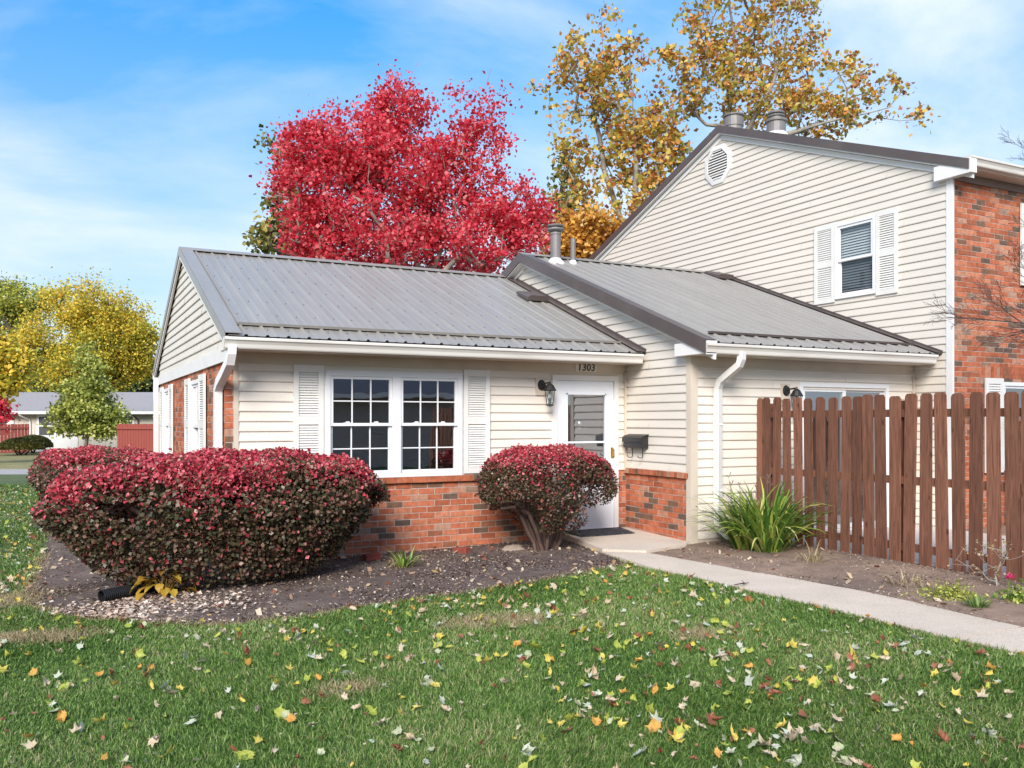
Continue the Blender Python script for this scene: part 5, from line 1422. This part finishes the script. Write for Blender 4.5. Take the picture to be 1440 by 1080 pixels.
def low_plant(name, c, r, h, n, leaf, mat, label, seed, cat='plant'):
    g = np.random.default_rng(seed); root = thing(name, c, label, cat)
    d = g.normal(0, .45, (n, 3)); P = np.array(c) + np.stack([d[:,0]*r, d[:,1]*r, np.abs(g.normal(0,.5,n))*h*np.exp(-(d[:,0]**2+d[:,1]**2))], 1)
    V, Q = leaf_cloud(P, leaf, aspect=2.6, droop=-.3, g=g); np_mesh('leaves', V, Q, mat, parent=root)
    mb = MB()
    for k in range(9): mb.tube([(c[0]+g.normal(0,r*.2), c[1]+g.normal(0,r*.2), c[2]-.02), (c[0]+g.normal(0,r*.4), c[1]+g.normal(0,r*.4), c[2]+h*.5)], [.004,.002], 5)
    mb.build('stems', M['bark'], root)
    return root
low_plant('creeping_plant', (7.08,5.08,-.09), .30, .14, 900, .035, M['pear_leaf'], 'low greyish green creeping plant at the walkway edge, right side', 71)
tf = thing('grass_clump', (6.86, 4.68, -.085), 'small fresh green grass clump at the walkway edge near the right side', 'plant'); blades((6.86,4.68,-.09), 120, .13, .2, .003, M['grass'], tf, 72)
fl = low_plant('pink_flower_plant', (7.42,4.62,-.085), .22, .16, 600, .05, M['lily_leaf'], 'low green plant with two bright pink flowers by the fence at the right edge', 73)
mb = MB()
for (x, y, z) in ((7.50,4.80,.10),(7.42,4.76,.10)):
    mb.tube([(x,y+.03,-.08),(x,y,z)], [.003,.002], 5, 1)
    for k in range(14):
        a = 2*math.pi*k/14; r_ = .048; zz = z+.012*(k%3)
        mb.quad((x,y,z), (x+math.cos(a-.25)*r_*.7,y+math.sin(a-.25)*r_*.7,zz+.015), (x+math.cos(a)*r_,y+math.sin(a)*r_,zz+.012), (x+math.cos(a+.25)*r_*.7,y+math.sin(a+.25)*r_*.7,zz+.015))
mb.build('flowers', [M['flower'], M['lily_leaf']], fl)
# twiggy dead plant at the fence foot
tw = thing('dead_twig_plant', (7.75, 5.0, -.09), 'pale dead twiggy plant leaning on the fence foot at the right', 'plant')
g_ = np.random.default_rng(77); tgt = np.stack([g_.normal(7.85,.12,26), g_.normal(5.25,.16,26), g_.uniform(.02,.36,26)], 1)
nodes, par, e = grow([(7.80,5.12,-.1),(7.82,5.14,-.02),(7.83,5.16,.05)], tgt, .06, g_); V, Q = skeleton_mesh(nodes, par, .002, .009); np_mesh('twigs', V, Q, M['bark_pale'], parent=tw)
V, Q = leaf_cloud(np.repeat(tgt, 5, 0)+g_.normal(0,.03,(130,3)), .03, g=g_); np_mesh('dry_leaves', V, Q, M['dry_grass'], parent=tw)
# yellowing broad leaves by the drain pipe
yp = thing('yellow_leaved_plant', (1.02, 9.62, -.2), 'wilting yellow broad leaved plant beside the black drain pipe under the big bush', 'plant')
g_ = np.random.default_rng(78); V = []; Q = []
for k in range(34):
    a = g_.uniform(0, 6.28); r0 = g_.uniform(.02,.24); c = np.array([.90+math.cos(a)*r0, 8.97+math.sin(a)*r0*.7, -.16+g_.uniform(.02,.24)])
    d = np.array([math.cos(a), math.sin(a), g_.uniform(-.9,.1)]); d /= np.linalg.norm(d); s = np.cross(d, [0,0,1.]); s /= np.linalg.norm(s); L_ = g_.uniform(.08,.15); nn = np.cross(s, d)
    b = len(V)
    for f, w, hgt in ((0,.012,0),(.35,.042,.012),(.7,.036,.0),(1,.004,-.03)):
        V += [c+d*L_*f-s*w+nn*hgt, c+d*L_*f+nn*(hgt-.014), c+d*L_*f+s*w+nn*hgt]
    for j in range(3):
        for i in range(2): Q.append((b+j*3+i, b+j*3+i+1, b+j*3+i+4, b+j*3+i+3))
np_mesh('leaves', np.array(V), np.array(Q), M['yellow_plant'], parent=yp, smooth=True)
mb = MB()
for k in range(12):
    a = 6.28*k/12; mb.tube([(.90,8.97,-.22),(.90+math.cos(a)*.07,8.97+math.sin(a)*.05,-.08),(.90+math.cos(a)*.14,8.97+math.sin(a)*.1,-.02)], [.005,.004,.003], 5)
mb.build('stems', M['yellow_plant'], yp)

# ---- bare tree reaching in at the right edge
bt = thing('bare_tree', (11.3, 6.0, -.06), 'leafless tree whose thin bare branches reach in from the right edge before the brick wall', 'tree')
g_ = np.random.default_rng(81); tg = []
bmb = MB()
def twig(p, d, L_, r, lvl):
    pts = [np.array(p, float)]; dd = np.array(d, float); n_ = 7
    cv = g_.normal(0, .10, 3) + np.array([0, 0, .05])
    for i in range(n_):
        dd = dd + cv*.35 + g_.normal(0, .045, 3); dd /= np.linalg.norm(dd); pts.append(pts[-1] + dd*L_/n_)
    bmb.tube(pts, [max(.0016, r*(1-.8*i/n_)) for i in range(n_+1)], 5)
    if lvl == 0: return
    k = 7 if lvl > 1 else 5
    for q in range(k):
        f = (.15 + .8*(q+g_.random()*.6)/k)*n_; i = min(int(f), n_-1)
        c = pts[i]*(1-(f-i)) + pts[i+1]*(f-i); t = pts[i+1]-pts[i]; t /= np.linalg.norm(t)
        sd = g_.normal(0, 1, 3); sd -= t*(sd@t); sd /= np.linalg.norm(sd); a = g_.uniform(.35, .75)
        twig(c, t*math.cos(a)+sd*math.sin(a)*np.array([1, 1, .85]), L_*g_.uniform(.32, .6)*(1-.35*f/n_), r*(1-.75*f/n_)*.62, lvl-1)
bmb.tube([(11.3,6.0,-.1),(11.3,6.0,.8),(11.27,6.03,1.6),(11.25,6.05,2.4),(11.28,6.0,3.2),(11.3,6.0,4.2)], [.10,.085,.075,.065,.05,.03], 8)
for (u0, v0, d0), (u1, v1, d1), r in (((1552,460,10.5),(1345,445,10.2),.016),((1552,430,10.5),(1380,372,10.7),.014),((1552,480,10.5),(1370,470,10.1),.010),((1552,400,10.5),(1430,300,10.6),.014),((1552,340,10.5),(1400,196,10.6),.012),((1552,440,10.5),(1440,350,11.2),.012),((1552,420,10.5),(1700,250,11.4),.016),((1552,360,10.5),(1620,180,10.8),.014),((1552,450,10.5),(1640,330,9.6),.014)):
    p = spot(u0, v0, d0); q = spot(u1, v1, d1); p[:2] = (11.27, 6.03)
    twig(p, (q-p)/np.linalg.norm(q-p), np.linalg.norm(q-p)*.92, r, 3 if u1 < 1500 else 2)
bmb.build('trunk', M['bark_dark'], bt)

# ================================================================== FENCES
fence = thing('wooden_fence', (8.2, 6.5, -.08), 'tall brown stained wooden picket fence standing in front of the patio door', 'fence', 'brown patio fences')
def picket(x, y0, w, z0, z1, parent, seed, axis='y', th=.017):
    r = random.Random(seed); mb = MB(); c = .028
    prof = [(0, z0), (w, z0), (w, z1-c*1.1), (w-c*.45, z1-c*.35), (w-c, z1), (c, z1), (c*.45, z1-c*.35), (0, z1-c*1.1)]
    ln = r.uniform(-.016, .016); wp = r.uniform(-.010, .010)
    def f0(p): return (x - th, y0 + p[0] + ln*(p[1]-.8), p[1])
    def f1(p): return (x + wp*(p[1]-.8), y0 + p[0] + ln*(p[1]-.8), p[1])
    mb.prism(prof, f0, f1)
    return mb.build('picket', M['fence'], parent, bevel=.002)
py = [8.70,8.587,8.407,8.226,8.039,7.869,7.68,7.493,7.30,7.134,6.982,6.816,6.627,6.437,6.24,6.056,5.862,5.669,5.481,5.288,5.128]
y = py[-1]
while y > .5: y -= .19; py.append(y)
for i, y in enumerate(py):
    w = (.126 if y > 7 else .138) if i else .10
    r = rnd.uniform(-.018, .014)
    picket(8.2, y - w, w, -.085 + rnd.uniform(-.012, .012), 1.782 + r, fence, 100+i)
for z in (1.535, .80, .07):
    mb = MB(); mb.box(8.203, 8.243, .4, 8.70, z, z+.085); mb.build('rail', M['fence'], fence)
for y in (8.6, 6.55, 4.6, 2.4):
    mb = MB(); mb.box(8.244, 8.332, y-.09, y, -.1, 1.72); mb.build('post', M['fence'], fence)
fence2 = thing('wooden_fence', (12.1, 6.5, -.08), 'brown stained wooden fence on the far side of the patio, seen through the picket gaps', 'fence', 'brown patio fences')
y = 7.95; i = 0
while y > 4.4:
    picket(12.4, y-.138, .138, -.06, 1.62, fence2, 300+i); y -= .172; i += 1
for z in (1.4, .75, .1):
    mb = MB(); mb.box(12.403, 12.443, 4.3, 8.0, z, z+.085); mb.build('rail', M['fence'], fence2)

# ================================================================== SMALL THINGS
mt = thing('doormat', (6.45, 9.8, -.01), 'dark rubber doormat lying before the white front door', 'doormat')
mb = MB(); yb = 10.04
mb.hexa([(6.02,9.60,ptop(6,9.60)+.002),(6.86,9.60,ptop(6,9.60)+.002),(6.92,yb,.0),(6.02,yb,.0),(6.02,9.60,ptop(6,9.60)+.014),(6.86,9.60,ptop(6,9.60)+.014),(6.92,yb,.012),(6.02,yb,.012)])
for k in range(26):
    for j in range(12):
        x = 6.06+k*.031; y = 9.63+j*.033
        if rnd.random() < .8:
            z = ptop(x, y)+.0135
            mb.box(x, x+.016, y, y+.016, z-.004, z+.006)
mb.build('pad', M['mat'], mt)
# corrugated drain pipe
dp = thing('drain_pipe', (.35, 8.95, -.15), 'black corrugated drain pipe lying in the mulch under the big bush', 'pipe')
A0 = np.array([.34, 8.98, -.150]); A1 = np.array([.98, 9.32, -.125]); ax = (A1-A0)/np.linalg.norm(A1-A0)
mb = MB(); pts = []; rad = []; L_ = np.linalg.norm(A1-A0); t = 0
while t < L_:
    for dt, r_ in ((0,.060),(.009,.062),(.011,.052),(.018,.052)):
        pts.append(A0+ax*(t+dt)); rad.append(r_)
    t += .020
mb.tube(pts, rad, 18, 0, caps=False)
mb.tube([A0, A0+ax*.30], [.054,.050], 18, 0, caps=False); mb.tube([A0-ax*.001, A0+ax*.001], [.061,.053], 18, 0, caps=False)
mb.tube([A0+ax*.28, A0+ax*.30], .051, 18, 1)
mb.build('pipe', [M['black_plastic'], M['dark']], dp)
def loose_brick(c, rz, tilt, label):
    o = thing('loose_brick', c, label, 'brick', 'loose red bricks by the wall base')
    mb = MB(); co, si = math.cos(rz), math.sin(rz)
    def T(x, y, z): z2 = z*math.cos(tilt)+x*math.sin(tilt); x2 = x*math.cos(tilt)-z*math.sin(tilt); return (c[0]+x2*co-y*si, c[1]+x2*si+y*co, c[2]+z2)
    mb.hexa([T(-.1,-.05,0),T(.1,-.05,0),T(.1,.05,0),T(-.1,.05,0),T(-.1,-.05,.1),T(.1,-.05,.1),T(.1,.05,.1),T(-.1,.05,.1)])
    mb.build('block', M['red_brick_loose'], o, bevel=.008)
loose_brick((3.27, 9.86, -.17), .2, .08, 'dull red brick half sunk in mulch, nearer the big bush')
loose_brick((4.37, 9.72, -.16), -1.1, .1, 'dull red brick standing in mulch, nearer the front door bush')
st = bmesh.new(); bmesh.ops.create_icosphere(st, subdivisions=3, radius=1)
for v in st.verts:
    k = 1+.25*noise.noise(v.co*1.3+Vector((4,2,1)))+.08*noise.noise(v.co*4)
    v.co = Vector((5.02+v.co.x*.17*k, 9.60+v.co.y*.12*k, -.14+v.co.z*.085*k))
me = bpy.data.meshes.new('stone'); st.to_mesh(me); st.free(); me.materials.append(M['stone']); me.polygons.foreach_set('use_smooth', np.ones(len(me.polygons), dtype=bool))
o = bpy.data.objects.new('stone', me); COL.objects.link(o); tag(o, 'flat tan field stone at the foot of the bush beside the door', 'stone')
tw = MB(); tw.tube([(5.70,6.36,-.07),(5.76,6.34,-.06),(5.83,6.36,-.072),(5.92,6.40,-.07)], [.005,.006,.005,.003], 6); tw.tube([(5.76,6.34,-.06),(5.78,6.29,-.04)], [.005,.002], 6); tw.tube([(5.83,6.36,-.07),(5.86,6.43,-.05)], [.004,.002], 6)
o = tw.build('twig', M['bark_dark']); tag(o, 'short dark twig lying on the walkway edge by the lawn', 'twig')

# ================================================================== FAR HOUSE (left background)
fz = 48.0
fo = spot(60, HOR, fz); fo[2] = -.25
fh = thing('ranch_house', tuple(fo), 'long low beige ranch house with grey shingle roof at the far left', 'house', None, rz=-YAW)
def fx(u): return (u-60)/FPX*fz
x0, x1 = fx(-150), fx(420); WFAR = front(0.0)
mb = MB(); mb.box(x0, x1, 0, 9, 0, 2.3)
for k in range(int((x1-x0)/.3)):
    mb.box(x0+k*.3, x0+k*.3+.03, -.015, .0, .0, 2.3)
mb.build('wall', M['far_wall'], fh)
mb = MB(); ze = 2.22
mb.quad((x0-.4,-.5,ze),(x1+.4,-.5,ze),(x1+.4,4.5,3.45),(x0+2.8,4.5,3.45)); mb.quad((x0-.4,9.5,ze),(x1+.4,9.5,ze),(x1+.4,4.5,3.45),(x0+2.8,4.5,3.45)); mb.quad((x0-.4,-.5,ze),(x0-.4,9.5,ze),(x0+2.8,4.5,3.45),(x0+2.8,4.5,3.45))
rf = mb.build('roof', M['shingle'], fh)
for u in (100, 122, 200):
    mb = MB(); c = (fx(u), 3.2, 3.1); mb.box(c[0]-.25, c[0]+.25, c[1]-.2, c[1]+.2, c[2]-.12, c[2]+.1); mb.build('roof_vent', M['shingle'], rf)
mb = MB(); mb.box(x0-.42, x1+.42, -.62, -.5, 2.09, 2.24); mb.build('gutter', M['trim_white'], fh)
mb = MB(); mb.box(x0-.4, x1+.4, -.5, 0.0, 2.07, 2.10); mb.build('soffit', M['trim_beige'], fh)
mb = MB(); u = fx(37); mb.tube([(u-.1,-.56,2.1),(u-.05,-.5,2.0),(u+.22,-.08,1.78),(u+.25,-.05,1.6),(u+.25,-.05,.1)], .05, 6); mb.build('downspout', M['trim_white'], fh)
mb = MB(); u = fx(195); mb.tube([(u-.1,-.5,2.05),(u,-.06,1.75),(u+.03,-.06,.5)], .045, 6); mb.build('downspout', M['roof_trim'], fh)
for (ua, ub, za, zb) in ((58,74,.92,1.95),(176,184,.9,1.95),(-5,9,.92,1.95),(230,250,.9,1.9)):
    a, b = fx(ua), fx(ub)
    w_ = casing(WFAR, a-.22, b+.22, za-.12, zb+.12, .12, .05).build('window', M['frame_white'], fh)
    mb = MB(); mb.wbox(WFAR, a-.1, b+.1, za, zb, -.04, .02); mb.build('pane', surf('far_pane', (.09,.09,.10), .15, .1), w_)
    mb = MB(); mb.wbox(WFAR, a-.1, b+.1, (za+zb)/2-.03, (za+zb)/2+.03, .02, .045); mb.build('meeting_rail', M['frame_white'], w_)
mb = MB(); a, b = fx(56), fx(110); mb.wbox(WFAR, a-.15, b, .0, .9, .0, .04); mb.build('base_panel', M['trim_white'], fh)
mb = MB(); mb.wbox(WFAR, fx(10), fx(20), 1.1, 2.05, .0, .06); mb.build('side_door', M['trim_white'], fh)
def board_fence(u0, u1, d0, d1, h, label, step=.16):
    p = spot(u0, HOR, d0); q = spot(u1, HOR, d1); p[2] = q[2] = -.22
    root = thing('board_fence', tuple(p), label, 'fence', 'red board fences at the far house')
    L_ = np.hypot(*(q-p)[:2]); d = (q-p)/L_; n = np.array([d[1], -d[0], 0]); g = random.Random(int(u0))
    mb = MB(); k = 0.0
    while k < L_:
        a = p+d*k; b = p+d*min(k+step-.012, L_); hh = h+g.uniform(-.015,.015)
        mb.hexa([a-n*.01,b-n*.01,b+n*.01,a+n*.01,a-n*.01+[0,0,hh],b-n*.01+[0,0,hh],b+n*.01+[0,0,hh],a+n*.01+[0,0,hh]]); k += step
    mb.build('boards', M['far_fence'], root)
    mb = MB()
    for z in (.3, h-.25): a = p+n*.03; b = q+n*.03; mb.hexa([a+[0,0,z],b+[0,0,z],b+n*.04+[0,0,z],a+n*.04+[0,0,z],a+[0,0,z+.09],b+[0,0,z+.09],b+n*.04+[0,0,z+.09],a+n*.04+[0,0,z+.09]])
    mb.build('rail', M['far_fence'], root)
board_fence(-60, 41, 44.5, 46.5, 1.52, 'red board fence left of the round shrubs at the far house')
board_fence(165, 235, 41, 40, 1.55, 'red board fence right of the small conical tree')

# house across the lawn behind the photographer: fills the reflections in the front windows
oh = thing('opposite_house', (2, -7.0, -.2), 'low grey brown house across the lawn, mirrored in the front windows', 'house')
mb = siding(lambda a, h, o: (a, -7.0 + o, h), lambda z: (-14, 12), -.2, 2.35); mb.build('siding', surf('opposite_siding', (.42,.38,.33), .6, .06), oh)
mb = MB(); mb.quad((-14.4,-6.5,2.32),(12.4,-6.5,2.32),(12.4,-11.5,4.5),(-14.4,-11.5,4.5)); mb.quad((-14.4,-16.5,2.32),(12.4,-16.5,2.32),(12.4,-11.5,4.5),(-14.4,-11.5,4.5)); mb.build('roof', M['roof_trim'], oh)
mb = MB(); mb.box(-14.4, 12.4, -6.5, -6.38, 2.22, 2.36); mb.build('gutter', M['trim_white'], oh)
mb = MB(); mb.quad((-14,-16,-.2),(12,-16,-.2),(12,-16,2.4),(-14,-16,2.4)); mb.quad((-14,-16,-.2),(-14,-7,-.2),(-14,-7,2.4),(-14,-16,2.4)); mb.quad((12,-16,-.2),(12,-7,-.2),(12,-7,2.4),(12,-16,2.4)); mb.build('wall', surf('opposite_wall', (.30,.27,.23), .6, .06), oh)

# ================================================================== SKY AND SUN
sun_dir = Vector((-.56, -.72, .58)).normalized()     # towards the sun: behind the photographer's left shoulder
sun = bpy.data.lights.new('sun', 'SUN'); sun.energy = 2.7; sun.angle = R(26); sun.color = (1, .94, .86)
so = bpy.data.objects.new('sun', sun); COL.objects.link(so); so.rotation_euler = (-sun_dir).to_track_quat('-Z', 'Y').to_euler(); so.location = (-10, -10, 20)
w = bpy.data.worlds.new('World'); scene.world = w; w.use_nodes = True
nt = w.node_tree; bg = nt.nodes['Background']
sky = N(nt, 'ShaderNodeTexSky', sky_type='NISHITA'); sky.sun_disc = False
sky.sun_elevation = math.asin(sun_dir.z); sky.sun_rotation = math.atan2(sun_dir.x, sun_dir.y)
sky.air_density = 1.15; sky.dust_density = .4; sky.ozone_density = 2.2; sky.altitude = 200
tc = N(nt, 'ShaderNodeTexCoord'); sx = N(nt, 'ShaderNodeSeparateXYZ'); nt.links.new(tc.outputs['Generated'], sx.inputs[0])
mz = N(nt, 'ShaderNodeMath', operation='MAXIMUM'); mz.inputs[1].default_value = .0; nt.links.new(sx.outputs['Z'], mz.inputs[0])
az = N(nt, 'ShaderNodeMath', operation='ADD'); az.inputs[1].default_value = .22; nt.links.new(mz.outputs[0], az.inputs[0])
dx = N(nt, 'ShaderNodeMath', operation='DIVIDE'); nt.links.new(sx.outputs['X'], dx.inputs[0]); nt.links.new(az.outputs[0], dx.inputs[1])
dy = N(nt, 'ShaderNodeMath', operation='DIVIDE'); nt.links.new(sx.outputs['Y'], dy.inputs[0]); nt.links.new(az.outputs[0], dy.inputs[1])
cb = N(nt, 'ShaderNodeCombineXYZ'); nt.links.new(dx.outputs[0], cb.inputs[0]); nt.links.new(dy.outputs[0], cb.inputs[1])
mp = N(nt, 'ShaderNodeMapping'); mp.inputs['Rotation'].default_value = (0, 0, R(35)); mp.inputs['Scale'].default_value = (.8, 1.15, 1); mp.inputs['Location'].default_value = (CLX, CLY, 0) if 'CLX' in globals() else (3.1, 1.7, 0)
nt.links.new(cb.outputs[0], mp.inputs[0])
n1 = N(nt, 'ShaderNodeTexNoise'); n1.inputs['Scale'].default_value = 1.1; n1.inputs['Detail'].default_value = 9; n1.inputs['Roughness'].default_value = .58; n1.inputs['Distortion'].default_value = .25
nt.links.new(mp.outputs[0], n1.inputs['Vector'])
rc = ramp(nt, [(.33, (0,0,0)), (.48, (.38,.38,.38)), (.63, (.92,.92,.92))]); nt.links.new(n1.outputs['Fac'], rc.inputs['Fac'])
mx = N(nt, 'ShaderNodeMixRGB'); mx.inputs['Color2'].default_value = (4.3, 4.75, 5.2, 1)
nt.links.new(rc.outputs['Color'], mx.inputs['Fac']); hs = N(nt, 'ShaderNodeHueSaturation'); hs.inputs['Saturation'].default_value = 1.52; hs.inputs['Value'].default_value = 1.25; nt.links.new(sky.outputs[0], hs.inputs['Color']); rz_ = ramp(nt, [(0.0, (.36,.40,.46)), (.12, (.44,.48,.53)), (.34, (.80,.80,.80)), (.55, (1.05,1.05,1.05))]); nt.links.new(sx.outputs['Z'], rz_.inputs['Fac'])
mu = N(nt, 'ShaderNodeMixRGB', blend_type='MULTIPLY'); mu.inputs['Fac'].default_value = 1; nt.links.new(hs.outputs['Color'], mu.inputs['Color1']); nt.links.new(rz_.outputs['Color'], mu.inputs['Color2']); nt.links.new(mu.outputs['Color'], mx.inputs['Color1'])
rh = ramp(nt, [(0.0, (.80,.80,.80)), (.10, (.55,.55,.55)), (.26, (.24,.24,.24)), (.5, (0,0,0))]); nt.links.new(sx.outputs['Z'], rh.inputs['Fac'])
mh = N(nt, 'ShaderNodeMixRGB'); mh.inputs['Color2'].default_value = (3.7, 4.35, 5.0, 1); nt.links.new(rh.outputs['Color'], mh.inputs['Fac']); nt.links.new(mx.outputs['Color'], mh.inputs['Color1'])
nt.links.new(mh.outputs['Color'], bg.inputs['Color']); bg.inputs['Strength'].default_value = .105
scene.view_settings.view_transform = 'Standard'; scene.view_settings.look = 'None'; scene.view_settings.exposure = 1.06; scene.view_settings.gamma = 1
scene.cycles.max_bounces = 8; scene.cycles.transparent_max_bounces = 12
scene.cycles.use_denoising = True
